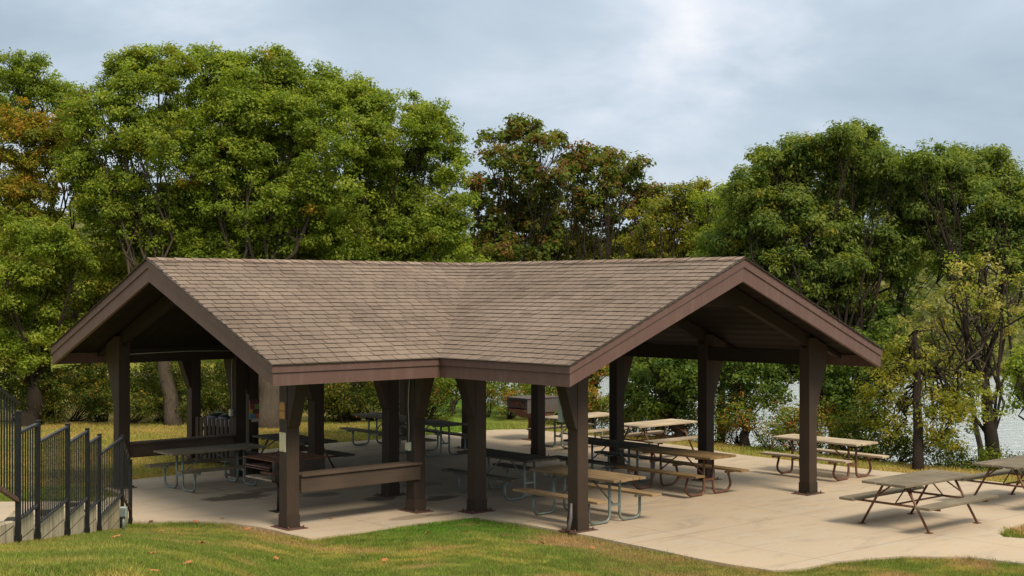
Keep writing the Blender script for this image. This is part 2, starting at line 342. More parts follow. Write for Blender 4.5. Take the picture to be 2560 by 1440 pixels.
def turf_col(x, y):
    """the turf's own colour by place: lush, dry, bare"""
    x = np.asarray(x, float); y = np.asarray(y, float)
    a = fbm(x, y, 2.6); b = fbm(x+31, y-17, .8); c = fbm(x-11, y+5, 5.)
    lush = np.array([.13, .180, .024]); mid = np.array([.25, .245, .05]); dry = np.array([.37, .27, .08]); bare = np.array([.34, .22, .10])
    dx, dy = x-CAM[0], y-CAM[1]; t = dx*FW[0]+dy*FW[1]; s = dx*RT[0]+dy*RT[1]; px = 1280+F*s/np.maximum(t, 2)
    t0 = np.interp(px, [e_[0] for e_ in EDGE], [e_[1] for e_ in EDGE]); g = t0-t
    b2 = vnoise(x-3, y+8, .32); b3 = vnoise(x+13, y-4, .13); d = np.clip((a-.38)*2.0+(b-.5)*1.4+(b2-.5)*.9+(b3-.5)*.6+.1, 0, 1)
    notch = np.exp(-((px-1150)/230)**2)*np.exp(-(np.maximum(g, 0)/2.6)**2); d = np.clip(d*(1-notch)-.2*notch, 0, 1)
    left = np.exp(-((px-120)/330)**2)*.4; d = d*(1-left)
    back = t > 27.; d = np.where(back, np.clip(.78+(b-.5)*.9+(a-.5)*.8, 0, 1), d)
    d = np.where(t > 46, np.clip(.45+(a-.5)*1.2, 0, 1), d)
    col = np.where((d < .5)[..., None], lush+(mid-lush)*(d*2)[..., None], mid+(dry-mid)*(d*2-1)[..., None])
    spot = np.exp(-((px-640)/75)**2-((g-.5)/.6)**2)*1.2+np.exp(-((px-1480)/110)**2-((g-.7)/1.0)**2)*1.3+np.exp(-((px-1390)/60)**2-((g-1.0)/.7)**2)+np.exp(-((px-1700)/160)**2-((g-2.2)/1.3)**2)*.8+np.exp(-((px-1800)/300)**2-((g-.2)/.45)**2)*.7
    spot += np.clip((b-.58)*4, 0, .8)*np.interp(px, [300, 800], [.3, 1.])
    spot = np.clip(spot*(b*1.7), 0, 1)*~back
    col = col+(bare-col)*spot[..., None]
    bright = notch*(1-spot); col = col+(np.array([.075, .20, .012])-col)*(bright*.75)[..., None]
    return col, spot
def add_attr(me, cols):
    a = me.attributes.new('col', 'FLOAT_VECTOR', 'FACE'); a.data.foreach_set('vector', np.asarray(cols, np.float32).ravel())
def add_attr_pt(me, cols):
    a = me.attributes.new('col', 'FLOAT_VECTOR', 'POINT'); a.data.foreach_set('vector', np.asarray(cols, np.float32).ravel())
def npmesh(name, v, f):
    me = bpy.data.meshes.new(name); nv = len(v); nf, k = f.shape
    me.vertices.add(nv); me.vertices.foreach_set('co', np.asarray(v, np.float32).ravel())
    me.loops.add(nf*k); me.loops.foreach_set('vertex_index', f.astype(np.int32).ravel())
    me.polygons.add(nf); me.polygons.foreach_set('loop_start', np.arange(0, nf*k, k, dtype=np.int32)); me.update(calc_edges=True)
    return me
# one ground sheet, fine near the pavilion, coarse to the horizon (axes in camera heading so that it reaches far both ways)
def axis(fine0, fine1, step, far0, far1):
    a = list(np.arange(fine0, fine1, step)); s = step; v = a[-1]
    while v < far1: s *= 1.25; v += s; a.append(v)
    s = step; v = a[0]; b = []
    while v > far0: s *= 1.25; v -= s; b.append(v)
    return np.array(b[::-1]+a)
gt = axis(6, 52, .22, -60, 1500); gs = axis(-13, 16, .22, -900, 900)
S_, T_ = np.meshgrid(gs, gt); X_ = CAM[0]+T_*FW[0]+S_*RT[0]; Y_ = CAM[1]+T_*FW[1]+S_*RT[1]
Z_ = height(X_, Y_); ins = poly_mask(X_, Y_, SL); Z_ = np.where(ins, -.09, Z_)
Z_ += np.where(~ins & (T_ > 5) & (T_ < 90), (fbm(X_, Y_, 1.2)-.5)*.03, 0)
v = np.stack([X_, Y_, Z_], -1).reshape(-1, 3); nr, nc = X_.shape; idx = np.arange(nr*nc).reshape(nr, nc)
f = np.stack([idx[:-1, :-1], idx[:-1, 1:], idx[1:, 1:], idx[1:, :-1]], -1).reshape(-1, 4)
me = npmesh('ground', v, f); c, _ = turf_col(v[:, 0], v[:, 1])
tt = (v[:, 0]-CAM[0])*FW[0]+(v[:, 1]-CAM[1])*FW[1]
bank = np.clip((v[:, 0]-(12.4+.42*np.maximum(0, v[:, 1]-9)))/1., 0, 1)*(tt < 90); c = c*(1-bank[:, None])+np.array([.07, .065, .025])*bank[:, None]
farc = np.clip((tt-90)/20, 0, 1); c = c*(1-farc[:, None])+(np.array([.20, .20, .05])*(.7+.6*fbm(v[:, 0], v[:, 1], 14.))[:, None])*farc[:, None]
add_attr_pt(me, c); me.polygons.foreach_set('use_smooth', [True]*len(me.polygons)); tag(link('ground', me, M['soil']), kind='structure')
mb = MB(); mb.prism(SL, lambda u, w, t: (u, w, t), -.16, 0); tag(mb.build('concrete_slab', M['concrete']), kind='structure')
# lake
mb = MB(); mb.add([(25, 60, 0), (25, -300, 0), (400, -300, 0), (400, 60, 0)], [(0, 1, 2, 3)]); lk = mb.build('lake_water', M['water'], recalc=False)
lk.location = (CAM[0], CAM[1], -2.5); lk.rotation_euler = (0, 0, YAW); tag(lk, kind='structure')
# tan footpath crossing the far lawn
mb = MB(); pa = []
for px in range(-300, 1000, 60):
    p0 = gnd(px, 947+5*math.sin(px/120.)); p1 = gnd(px, 931+4*math.sin(px/120.)); pa += [(p0[0], p0[1], height(p0[0], p0[1])+.045), (p1[0], p1[1], height(p1[0], p1[1])+.045)]
mb.add(pa, [(i, i+2, i+3, i+1) for i in range(0, len(pa)-2, 2)])
M['path'] = mat('pinkish_gravel_path', lambda g: g.bsdf(g.mixc(g.noise(2, 5, .6, g.coord()), (.27, .19, .14), (.36, .27, .20)), .95))
tag(mb.build('footpath', M['path'], recalc=False), kind='structure')

# grass blades (uncountable)
def blades(n, region, hmin, hmax, w, seed, name):
    rg = np.random.default_rng(seed); P = region(rg, n); x, y = P[:, 0], P[:, 1]
    ok = ~poly_mask(x+.16*(fbm(x, y, .35)-.5)+rg.normal(0, .02, len(x)), y+.16*(fbm(x+9, y, .35)-.5)+rg.normal(0, .02, len(x)), SL); x, y = x[ok], y[ok]
    col, spot = turf_col(x, y); keep = rg.random(len(x)) > spot*.55; x, y, col = x[keep], y[keep], col[keep]; n = len(x)
    z = np.where(poly_mask(x, y, SL), -.02, height(x, y)-.005); h = rg.uniform(hmin, hmax, n)*(.75+.5*fbm(x, y, .5)); a = rg.uniform(0, 2*np.pi, n); ww = w*rg.uniform(.7, 1.3, n)
    lx = rg.normal(0, .45, n)*h; ly = rg.normal(0, .45, n)*h
    b0 = np.stack([x-np.cos(a)*ww, y-np.sin(a)*ww, z], 1); b1 = np.stack([x+np.cos(a)*ww, y+np.sin(a)*ww, z], 1); tp = np.stack([x+lx, y+ly, z+h], 1)
    v = np.stack([b0, b1, tp], 1).reshape(-1, 3); f = np.arange(3*n).reshape(n, 3)
    me = npmesh(name, v, f); k = (rg.uniform(.6, 1.55, n)*(.75+.5*vnoise(x, y, .16)))[:, None]; col = col*k; yel = (rg.random(n) < .12)[:, None]; col = np.where(yel, np.array([.30, .24, .09]), col)
    add_attr(me, col); o = link(name, me, M['blade']); return o
def fore(rg, n):
    px = rg.uniform(-60, 2640, n); t0 = np.interp(px, [e_[0] for e_ in EDGE], [e_[1] for e_ in EDGE])+.35
    u = rg.random(n); t = t0-(t0-np.interp(px, [330, 900], [7.2, 12.]))*u**1.1; s = (px-1280)/F*t
    return np.stack([CAM[0]+t*FW[0]+s*RT[0], CAM[1]+t*FW[1]+s*RT[1]], 1)
def foreb(rg, n):
    p = fore(rg, n); side = (p[:, 0]-WA[0])*WN[0]+(p[:, 1]-WA[1])*WN[1]; return p[side < .05]
tag(blades(760000, foreb, .02, .05, .0045, 5, 'lawn_grass'), 'mown green lawn in front of the pavilion with dry brown patches', 'grass', kind='stuff')
def backr(rg, n):
    px = rg.uniform(-60, 2640, n); t = rg.uniform(23, 40, n); s = (px-1280)/F*t
    p = np.stack([CAM[0]+t*FW[0]+s*RT[0], CAM[1]+t*FW[1]+s*RT[1]], 1)
    side = (p[:, 0]-WA[0])*WN[0]+(p[:, 1]-WA[1])*WN[1]
    t0 = np.interp(px, [e_[0] for e_ in EDGE], [e_[1] for e_ in EDGE])
    return p[((side > .2) | (t > t0+.5)) & (p[:, 0] < 14.5)]
tag(blades(240000, backr, .03, .075, .009, 6, 'back_lawn_grass'), 'yellowing mown lawn behind the pavilion in front of the hedge', 'grass', kind='stuff')
def isl(rg, n): return np.stack([rg.uniform(5.6, 8.9, n), rg.uniform(-7.9, -6.4, n)], 1)
tag(blades(16000, isl, .03, .07, .007, 8, 'island_grass'), 'small rounded grass bed let into the concrete at the right edge', 'grass', kind='stuff')

# ------------------------------------------------------------------ the pavilion
A_, B_, WI, ZE, ZR, FT, Y2 = 3.2234, 3.1261, 8.1571, 2.708, 4.3753, .327, 11.28
HW = WI/2; SLP = (ZR-ZE)/HW
pav = empty('pavilion', (0, 0, 0)); tag(pav, 'open brown timber picnic pavilion with a shingled T-shaped gable roof', 'pavilion')
def zroof(x, y):   # top surface height
    # long wing along Y, side wing toward -X
    zl = ZE+SLP*min(x, WI-x) if 0 <= x <= WI else -9
    zs = ZE+SLP*min(y, WI-y) if x <= HW else -9
    return max(zl, zs)
def clip(poly, a, b, c):
    o = []
    for i in range(len(poly)):
        p, q = poly[i], poly[(i+1) % len(poly)]; fp = a*p[0]+b*p[1]-c; fq = a*q[0]+b*q[1]-c
        if fp >= 0: o.append(p)
        if (fp >= 0) != (fq >= 0): t = fp/(fp-fq); o.append((p[0]+(q[0]-p[0])*t, p[1]+(q[1]-p[1])*t))
    return o
SLEN = math.hypot(HW, ZR-ZE)
def slope(tabs, felt, org, ud, vd, planes, umin, umax, cols, rg):
    """org: eave origin, ud: along the eave, vd: plan direction up the slope; planes limit (u, v_plan)"""
    org = Vector(org); ud = Vector(ud); vd = Vector(vd); up = (vd+Vector((0, 0, SLP))).normalized(); nm = ud.cross(up).normalized()
    if nm.z < 0: nm = -nm
    cs = SLEN/HW; ncr = 26; ex = SLEN/ncr
    fp = [(umin, 0), (umax, 0), (umax, HW), (umin, HW)]
    for pl in planes: fp = clip(fp, *pl)
    felt.add([org+ud*u+vd*w+Vector((0, 0, SLP*w-.012)) for u, w in fp], [tuple(range(len(fp)))])
    for k in range(ncr):
        u = umin-rg.uniform(0, .3)-.16*(k % 2)
        while u < umax+.1:
            wd = rg.choice([.22, .25, .28]); v0 = k*ex-(.03 if k == 0 else 0); v1 = (k+1)*ex+.012
            q = [(u+.006, v0/cs), (u+wd-.006, v0/cs), (u+wd-.006, v1/cs), (u+.006, v1/cs)]
            for pl in planes: q = clip(q, *pl) if q else q
            q = clip(q, 1, 0, umin-.03); q = clip(q, -1, 0, -umax-.03); q = clip(q, 0, -1, -HW) if q else q
            lift = rg.choice([.010, .012, .015])
            if len(q) >= 3:
                top = []; bot = []
                for (uu, vv) in q:
                    s = vv*cs; h = .003+lift*(1-(s-v0)/(v1-v0))
                    p = org+ud*uu+vd*vv+Vector((0, 0, SLP*vv)); top.append(p+nm*h); bot.append(p+nm*(h-.009))
                n = len(q); b = len(tabs.v); tabs.v += [tuple(p) for p in top+bot]
                fs = [tuple(b+i for i in range(n))]+[(b+i, b+n+i, b+n+(i+1) % n, b+(i+1) % n) for i in range(n)]
                w3 = org+ud*u+vd*(v0/cs)
                pn = fbm(w3.x*1.+w3.y*.3, w3.z*3+w3.y*.6, .9); t = min(1, max(0, .42+.16*rg.random()+.7*(pn-.45)))
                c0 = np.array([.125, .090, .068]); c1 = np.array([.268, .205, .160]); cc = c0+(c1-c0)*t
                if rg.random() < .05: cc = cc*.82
                tabs.f += fs; tabs.sm += [False]*len(fs); cols += [cc]+[cc*.35]*n  # tab edges coloured darker to paint in the shadow lines
            u += wd
rg = random.Random(4); felt = MB(); tabs = MB(); cols = []
# (u, v) planes a*u + b*v >= c
slope(tabs, felt, (-A_, 0, ZE), (1, 0, 0), (0, 1, 0), [(-1, 1, -A_)], 0, A_+HW, cols, rg)            # side wing, camera side (valley u = A_+v)
slope(tabs, felt, (-A_, WI, ZE), (1, 0, 0), (0, -1, 0), [(-1, 1, -A_)], 0, A_+HW, cols, rg)          # side wing, far side
slope(tabs, felt, (0, -B_, ZE), (0, 1, 0), (1, 0, 0), [(-1, 1, -B_)], 0, B_+HW, cols, rg)            # long wing, camera side, near
slope(tabs, felt, (0, Y2, ZE), (0, -1, 0), (1, 0, 0), [(-1, 1, -(Y2-WI))], 0, Y2-HW, cols, rg)       # long wing, camera side, far
slope(tabs, felt, (WI, -B_, ZE), (0, 1, 0), (-1, 0, 0), [], 0, B_+Y2, cols, rg)                      # long wing, lake side
me = bpy.data.meshes.new('roof'); me.from_pydata(tabs.v, [], tabs.f); add_attr(me, cols); me.update(); roof = link('roof', me, M['shingle'], pav)
felt.build('roof_felt', M['felt'], roof, recalc=False)
# ridge caps
rc = MB(); rcc = []
def ridge(p0, p1):
    p0 = Vector(p0); p1 = Vector(p1); n = int((p1-p0).length/.17); d = (p1-p0).normalized(); s = Vector((-d.y, d.x, 0))
    for i in range(n):
        a = p0+(p1-p0)*(i/n); b = p0+(p1-p0)*((i+1)/n+.004); hh = .034 if i % 2 else .030
        for sd in (1, -1):
            q = [a+Vector((0, 0, hh)), b+Vector((0, 0, hh-.010)), b+s*sd*.13+Vector((0, 0, hh-.012-.13*SLP)), a+s*sd*.13+Vector((0, 0, hh-.13*SLP))]
            bb = len(rc.v); rc.v += [tuple(x) for x in q]; rc.f.append((bb, bb+1, bb+2, bb+3)); rc.sm.append(False)
            t = rg.random(); rcc.append(np.array([.19, .13, .10])*(1-t)+np.array([.30, .225, .175])*t)
ridge((-A_-.02, HW, ZR), (HW, HW, ZR)); ridge((HW, -B_-.02, ZR), (HW, Y2, ZR))
me = bpy.data.meshes.new('ridge_cap'); me.from_pydata(rc.v, [], rc.f); add_attr(me, rcc); me.update(); link('ridge_cap', me, M['shingle'], roof)
# perimeter
PER = [(-A_, 0, 0), (0, 0, 0), (0, -B_, 0), (HW, -B_, 1), (WI, -B_, 0), (WI, Y2, 0), (HW, Y2, 1), (0, Y2, 0), (0, WI, 0), (-A_, WI, 0), (-A_, HW, 1)]
def off_ring(d):
    n = len(PER); o = []
    for i in range(n):
        p0, p1, p2 = [Vector(PER[(i+k) % n][:2]) for k in (-1, 0, 1)]; d1 = (p1-p0).normalized(); d2 = (p2-p1).normalized()
        n1 = Vector((-d1.y, d1.x)); n2 = Vector((-d2.y, d2.x)); m_ = n1+n2; m_ = m_/(m_.dot(n1)); o.append(p1+m_*d)
    return o
def area(pts): return sum(pts[i][0]*pts[(i+1) % len(pts)][1]-pts[(i+1) % len(pts)][0]*pts[i][1] for i in range(len(pts)))
SG = 1 if area(PER) > 0 else -1
def band(mb, o0, o1, z0, z1):
    a = off_ring(SG*o0); b = off_ring(SG*o1); n = len(PER); vs = []
    for i in range(n):
        zz = ZR if PER[i][2] else ZE; k = 1.2 if PER[i][2] else 1.
        for p in (a[i], b[i]):
            for z in (z0, z1): vs.append((p.x, p.y, zz+z*k))
    fs = []
    for i in range(n):
        j = (i+1) % n; A = 4*i; Bq = 4*j
        fs += [(A, Bq, Bq+1, A+1), (A+2, A+3, Bq+3, Bq+2), (A+1, Bq+1, Bq+3, A+3), (A, A+2, Bq+2, Bq)]
    mb.add(vs, fs)
mb = MB(); band(mb, .0, .045, -.004, -.125); mb.build('fascia', M['fascia'], pav)
mb = MB(); band(mb, .022, .07, -.128, -FT); mb.build('fascia', M['fascia'], pav)
mb = MB(); band(mb, -.022, .03, .012, -.003); mb.build('drip_edge', M['felt'], pav)
# ceiling boards
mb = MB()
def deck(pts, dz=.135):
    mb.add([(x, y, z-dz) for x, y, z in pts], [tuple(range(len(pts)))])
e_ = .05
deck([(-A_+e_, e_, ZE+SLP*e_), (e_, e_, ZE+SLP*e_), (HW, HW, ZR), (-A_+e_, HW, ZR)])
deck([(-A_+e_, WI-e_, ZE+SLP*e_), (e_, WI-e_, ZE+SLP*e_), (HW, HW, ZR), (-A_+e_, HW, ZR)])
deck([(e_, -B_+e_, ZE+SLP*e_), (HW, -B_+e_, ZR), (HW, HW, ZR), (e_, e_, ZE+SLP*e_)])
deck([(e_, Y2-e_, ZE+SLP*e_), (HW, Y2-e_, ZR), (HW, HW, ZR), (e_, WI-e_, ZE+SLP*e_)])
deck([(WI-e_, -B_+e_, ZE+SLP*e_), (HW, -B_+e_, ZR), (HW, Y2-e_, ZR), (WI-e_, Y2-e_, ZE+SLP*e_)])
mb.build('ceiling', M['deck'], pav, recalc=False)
# frames: posts with outward haunches and deep rafters
OFF, G1 = 1.0611, .7534; PW = .235
YS = [OFF-G1-2.5143, OFF-G1, OFF-G1+2.5143, 5.336, WI-OFF+G1, 10.37]
XS = [OFF-G1-2.5647, OFF-G1]
def dz_(u): return ZE+SLP*u-.14       # deck underside at distance u in from the eave
def make_post():
    p = MB(); p.box(-PW/2, PW/2, -PW/2, PW/2, .012, dz_(OFF)-.02); return p
HAUNCH = [(0, 1.60), (.045, 1.66), (.30, 2.40), (.34, 2.56), (.34, 2.78), (0, 2.92)]
def post(x, y, dx, dy, parent, rail=False):
    """(dx, dy): outward direction"""
    T = Matrix.Translation((x, y, 0)) @ Matrix.Rotation(math.atan2(dy, dx), 4, 'Z')
    m_ = MB(); m_.box(-PW/2, PW/2, -PW/2, PW/2, .014, dz_(OFF)-.06); o = m_.build('post', M['post'], parent, bevel=.006); o.matrix_world = T
    h = MB(); h.prism(HAUNCH, lambda u, w, t: (PW/2+u-.002, t, w), -PW/2+.008, PW/2-.008); h.build('brace', M['post'], o, bevel=.005)
    b = MB(); b.box(-.27, .27, -.19, .19, .0, .012); b.build('base_plate', M['iron'], o)
    k = MB()
    for sx_ in (-1, 1): k.box(sx_*(PW/2)+(.0015 if sx_ > 0 else -.0085), sx_*(PW/2)+(.0085 if sx_ > 0 else -.0015), -PW/2-.006, PW/2+.006, .013, .215)
    for sy_ in (-1, 1): k.box(-PW/2-.006, PW/2+.006, sy_*(PW/2)+(.002 if sy_ > 0 else -.009), sy_*(PW/2)+(.009 if sy_ > 0 else -.002), .013, .21)
    k.build('shoe', M['post'], o)
    for a in (-.2, .2):
        for c in (-.14, .14):
            n_ = MB(); n_.tube([(a, c, .012), (a, c, .05)], .014, 6); n_.build('bolt', M['iron'], o)
    return o
def rafter(fn, parent, full=True):
    """fn(u, z, t): u distance in from the eave"""
    D = dz_
    poly = [(.1, D(.1)-.02), (.1, D(.1)-.10), (OFF-PW/2-.36, 2.70), (OFF+PW/2, 2.74), (OFF+PW/2, 2.80), (HW-1.02, 3.545), (HW+1.02, 3.545), (WI-OFF-PW/2, 2.80), (WI-OFF-PW/2, 2.74), (WI-OFF+PW/2+.36, 2.70), (WI-.1, D(.1)-.10), (WI-.1, D(.1)-.02), (HW, D(HW)-.02)]
    m_ = MB(); m_.prism(poly, fn, -.065, .065); return m_.build('rafter', M['beam'], parent, bevel=.004)
P_ = {}
for y in YS:
    rafter(lambda u, z, t, y=y: (u, y+t, z), pav)
    for x, dx in ((OFF, -1), (WI-OFF, 1)): P_[(round(x, 2), round(y, 2))] = post(x, y, dx, 0, pav)
for x in XS:
    rafter(lambda u, z, t, x=x: (x+t, u, z), pav)
    for y, dy in ((OFF, -1), (WI-OFF, 1)): P_[(round(x, 2), round(y, 2))] = post(x, y, 0, dy, pav)
def beam(x0, x1, y0, y1, z0=2.42, z1=2.69):
    m_ = MB(); m_.box(x0, x1, y0, y1, z0, z1); m_.build('beam', M['beam'], pav, bevel=.004)
# longitudinal beams between the posts
w = .06
for i in range(5):
    a, b = YS[i]+PW/2, YS[i+1]-PW/2
    beam(WI-OFF-w, WI-OFF+w, a, b)
    if i not in (1, 2, 3): beam(OFF-w, OFF+w, a, b)
for y in (OFF, WI-OFF): beam(XS[0]+PW/2, XS[1]-PW/2, y-w, y+w)
m_ = MB(); m_.box(HW-.07, HW+.07, -B_+.1, Y2-.1, 3.99, 4.17); m_.build('ridge_beam', M['beam'], pav)
m_ = MB(); m_.box(-A_+.1, HW-.08, HW-.07, HW+.07, 3.99, 4.17); m_.build('ridge_beam', M['beam'], pav)
# rails between the side wing's posts
for y, sy in ((OFF, -1), (WI-OFF, -1)):
    m_ = MB(); m_.box(XS[0]+PW/2+.01 if y < 2 else XS[0]+PW/2, XS[1]-PW/2+(.13 if y < 2 else 0), y-.13 if y < 2 else y-.05, y-.13+.075-.06 if False else (y-.13+.01 if False else y-.122) if y < 2 else y+.05, .57, .82)
    m_ = MB()
    if y < 2: m_.box(XS[0]+PW/2+.002, XS[1]-.02, y-PW/2-.055, y-PW/2-.004, .565, .815); m_.box(XS[0]+PW/2+.002, XS[1]-PW/2-.004, y-PW/2+.0, y+.02, .60, .80)
    else: m_.box(XS[0]+PW/2+.002, XS[1]-PW/2-.002, y-.06, y+.06, .565, .815)
    r_ = m_.build('rail', M['rail'], pav, bevel=.006)
    m_ = MB(); m_.box(XS[0]+PW/2+.002, XS[1]-PW/2-.004+(.0), y-PW/2-.09 if y < 2 else y-.14, y+.13, .822, .862)
    if y < 2: m_.box(XS[1]-PW/2-.004, XS[1]-.015, y-PW/2-.09, y-PW/2-.004, .822, .862)
    m_.build('rail_cap', M['rail'], r_, bevel=.006)

# ------------------------------------------------------------------ picnic tables
def planks(mb, L_, y0, y1, n, z0, z1, gap=.014, seed=0):
    r_ = random.Random(seed); wd = (y1-y0)/n
    for i in range(n):
        a = y0+i*wd+gap/2; d = r_.uniform(-.012, .012); dz = r_.uniform(-.003, .003)
        mb.box(-L_/2+d, L_/2+d*.5, a, a+wd-gap, z0+dz, z1+dz)
def pipe_table(name, top, pipe, L_=2.0, slanted=False, sd=0):
    root = empty(name); wt = .76; 
    m_ = MB(); planks(m_, L_, -wt/2, wt/2, 5 if not slanted else 4, .715, .755, seed=sd); m_.build('tabletop', M[top], root, bevel=.004)
    for s in (-1, 1):
        m_ = MB(); c = s*.64; planks(m_, L_, c-.125, c+.125, 1, .405, .445, seed=sd+5); m_.build('seat', M[top], root, bevel=.004)
    for e in (-1, 1):
        x = e*(L_/2-.36); fr = MB()
        for s in (-1, 1):
            if slanted: pts = [(x, s*.13, .712), (x, s*.13, .16), (x, s*.16, .026), (x, s*.53, .026), (x, s*.66, .14), (x, s*.56, .40)]
            else: pts = [(x, s*.12, .712), (x, s*.12, .026), (x, s*.60, .026), (x, s*.60, .40)]
            fr.tube(arc_path(pts, .13 if not slanted else .11), .024, 8)
            fr.box(x-.03, x+.03, s*.64-.14, s*.64+.14, .368, .403)
        fr.box(x-.02, x+.02, -.118, .118, .27, .31)
        fr.box(x-.022, x+.022, -.36, .36, .685, .713)
        fr.build('leg_frame', M[pipe], root)
        br = MB(); br.tube([(x-e*.02, 0, .29), (e*.06, 0, .70)], .014, 6); br.build('brace', M[pipe], root)
    return root
def aframe_table(name, top, pipe, L_=2.05, sd=0):
    root = empty(name); wt = .84
    m_ = MB(); planks(m_, L_, -wt/2, wt/2, 4 if sd % 2 else 3, .715, .758, gap=.022, seed=sd); m_.build('tabletop', M[top], root, bevel=.006)
    for s in (-1, 1):
        m_ = MB(); c = s*.70; planks(m_, L_, c-.14, c+.14, 1, .405, .450, seed=sd+3); m_.build('seat', M[top], root, bevel=.006)
    for e in (-1, 1):
        x = e*(L_/2-.33)
        for s in (-1, 1):
            l_ = MB(); l_.tube([(x, s*.20, .71), (x, s*.62, .01)], .021, 8); l_.box(x-.05, x+.05, s*.62-.05, s*.62+.05, 0, .012); l_.build('leg', M[pipe], root)
        b_ = MB(); b_.tube([(x, -.82, .385), (x, .82, .385)], .019, 8); b_.box(x-.02, x+.02, -.38, .38, .69, .714)
        for s in (-1, 1): b_.tube([(x, s*.33, .49), (x-e*.22, s*.12, .71)], .014, 6)
        b_.build('crossbar', M[pipe], root)
    t_ = MB(); t_.tube([(-L_/2+.33, 0, .385), (L_/2-.33, 0, .385)], .016, 8)
    for e in (-1, 1): t_.tube([(e*(L_/2-.33), 0, .385), (e*.30, 0, .70)], .012, 6)
    t_.build('tie_bar', M[pipe], root); return root
GT = 'picnic tables around the pavilion'
TABS = [  # kind, x, y, rz, top, pipe, label
 ('p', -.92, 6.02, 0, 'grey_x', 'galv', 2.05, 'grey plank picnic table on galvanised loops beside the black guard rail'),
 ('a', 1.30, 6.52, 90, 'dark_x', 'redsteel', 2.0, 'dark picnic table with red brown legs behind the rusty group grill'),
 ('p', 5.75, 9.30, 90, 'grey_x', 'galv', 2.0, 'grey picnic table farthest left at the lawn edge, its end touching a second'),
 ('p', 5.62, 7.42, 90, 'grey_x', 'galv', 1.75, 'grey picnic table on galvanised loops, nearer one of the pair at the lawn edge'),
 ('p', 2.74, 1.46, 90, 'dark_x', 'galv', 2.02, 'dark brown picnic table behind the post at the roof valley corner'),
 ('p', 2.05, -1.39, 90, 'tan_x', 'galv', 2.05, 'tan picnic table on galvanised loops behind the front gable corner post'),
 ('p', 5.66, 1.60, 90, 'dark_x', 'galv', 2.0, 'dark grey picnic table butted end to end with the honey brown one'),
 ('s', 5.55, -.42, 90, 'honey_x', 'brownpipe', 2.04, 'honey brown picnic table on bent brown pipe loops under the right gable'),
 ('a', 9.40, 3.80, 0, 'pale_x', 'redsteel', 2.0, 'pale picnic table with red brown A-frame legs by the flowering shrubs'),
 ('s', 9.42, -.88, 90, 'pale_x', 'brownpipe', 2.12, 'pale picnic table on brown pipe loops right of the gable post by the lake bushes'),
 ('a', 5.74, -5.44, 0, 'grey_x', 'redsteel', 2.1, 'mossy grey A-frame picnic table alone on the open concrete in front'),
 ('a', 9.15, -5.42, 0, 'grey_x', 'redsteel', 2.1, 'grey A-frame picnic table cut off by the right picture edge'),
 ('p', 9.35, 6.32, 0, 'pale_x', 'galv', 2.1, 'sunbleached picnic table on galvanised loops beside the raised metal grill'),
]
for i, (k, x, y, rz, top, pipe, L_, lab) in enumerate(TABS):
    o = pipe_table('picnic_table', top, pipe, L_, k == 's', i) if k != 'a' else aframe_table('picnic_table', top, pipe, L_, i)
    o.location = (x, y, .001); o.rotation_euler = (0, 0, R(rz)); tag(o, lab, 'picnic table', GT)

# ------------------------------------------------------------------ grills
g1 = empty('group_grill', (-1.28, 2.75, 0)); tag(g1, 'large rusty park grill with an open front on a pedestal behind the rail', 'grill')
m_ = MB(); LX, LY = 1.02, .98; zb, zt = .56, .90
m_.box(-LX/2, LX/2, -LY/2, -LY/2+.02, zb, zt); m_.box(-LX/2, LX/2, LY/2-.02, LY/2, zb, zt); m_.box(LX/2-.02, LX/2, -LY/2+.02, LY/2-.02, zb, zt)
m_.box(-LX/2, -LX/2+.02, -LY/2+.021, -LY/2+.09, zb, zt); m_.build('firebox', M['soot'], g1)
m_ = MB(); m_.box(-LX/2-.0, LX/2-.021, -LY/2+.021, LY/2-.021, zb, zb+.03); m_.build('ash_tray', M['ash'], g1)
m_ = MB(); m_.box(-LX/2-.03, LX/2+.05, -LY/2-.04, LY/2+.03, zt+.001, zt+.022); m_.box(-.25, .15, -.2, .25, zt+.023, zt+.04); m_.build('top_plate', M['rustplate'], g1, bevel=.004)
m_ = MB()
for k in range(16): m_.tube([(-LX/2+.02, -LY/2+.05+k*.057, .78), (LX/2-.05, -LY/2+.05+k*.057, .80)], .007, 5)
m_.tube([(-LX/2-.04, -LY/2+.1, .79), (-LX/2-.04, LY/2-.1, .79)], .014, 6); m_.tube([(-LX/2-.03, -LY/2+.1, .75), (-LX/2-.03, LY/2-.1, .75)], .01, 6); m_.build('grate', M['iron'], g1)
m_ = MB(); m_.box(-LX/2-.10, -LX/2-.002, -LY/2-.04, -LY/2+.30, .70, .725); m_.build('side_shelf', M['rustplate'], g1)
m_ = MB(); m_.tube([(-.23, -.17, .0), (-.23, -.17, .54)], .038, 10); m_.box(-.36, -.10, -.30, -.04, 0, .012); m_.box(-.35, .3, -.23, -.11, .50, .558); m_.build('pedestal', M['soot'], g1)
g2 = empty('raised_grill', (9.5, 8.15, 0)); tag(g2, 'raised grey and rust metal grill box on a square rusted column', 'grill')
m_ = MB(); LX, LY = 1.1, .78; zb, zt = .72, 1.10
m_.box(-LX/2, LX/2, -LY/2, -LY/2+.02, zb, zt-.02); m_.box(-LX/2, LX/2, LY/2-.02, LY/2, zb, zt-.02); m_.box(LX/2-.02, LX/2, -LY/2+.021, LY/2-.021, zb, zt-.02); m_.build('firebox', M['greysteel'], g2)
m_ = MB(); m_.box(-LX/2, -LX/2+.02, -LY/2+.021, LY/2-.021, .84, zt-.02); m_.build('front_panel', M['greysteel'], g2)
m_ = MB(); m_.box(-LX/2-.012, -LX/2-.001, -.22, .22, .89, 1.03); m_.build('vent_door', M['rustplate'], g2)
m_ = MB()
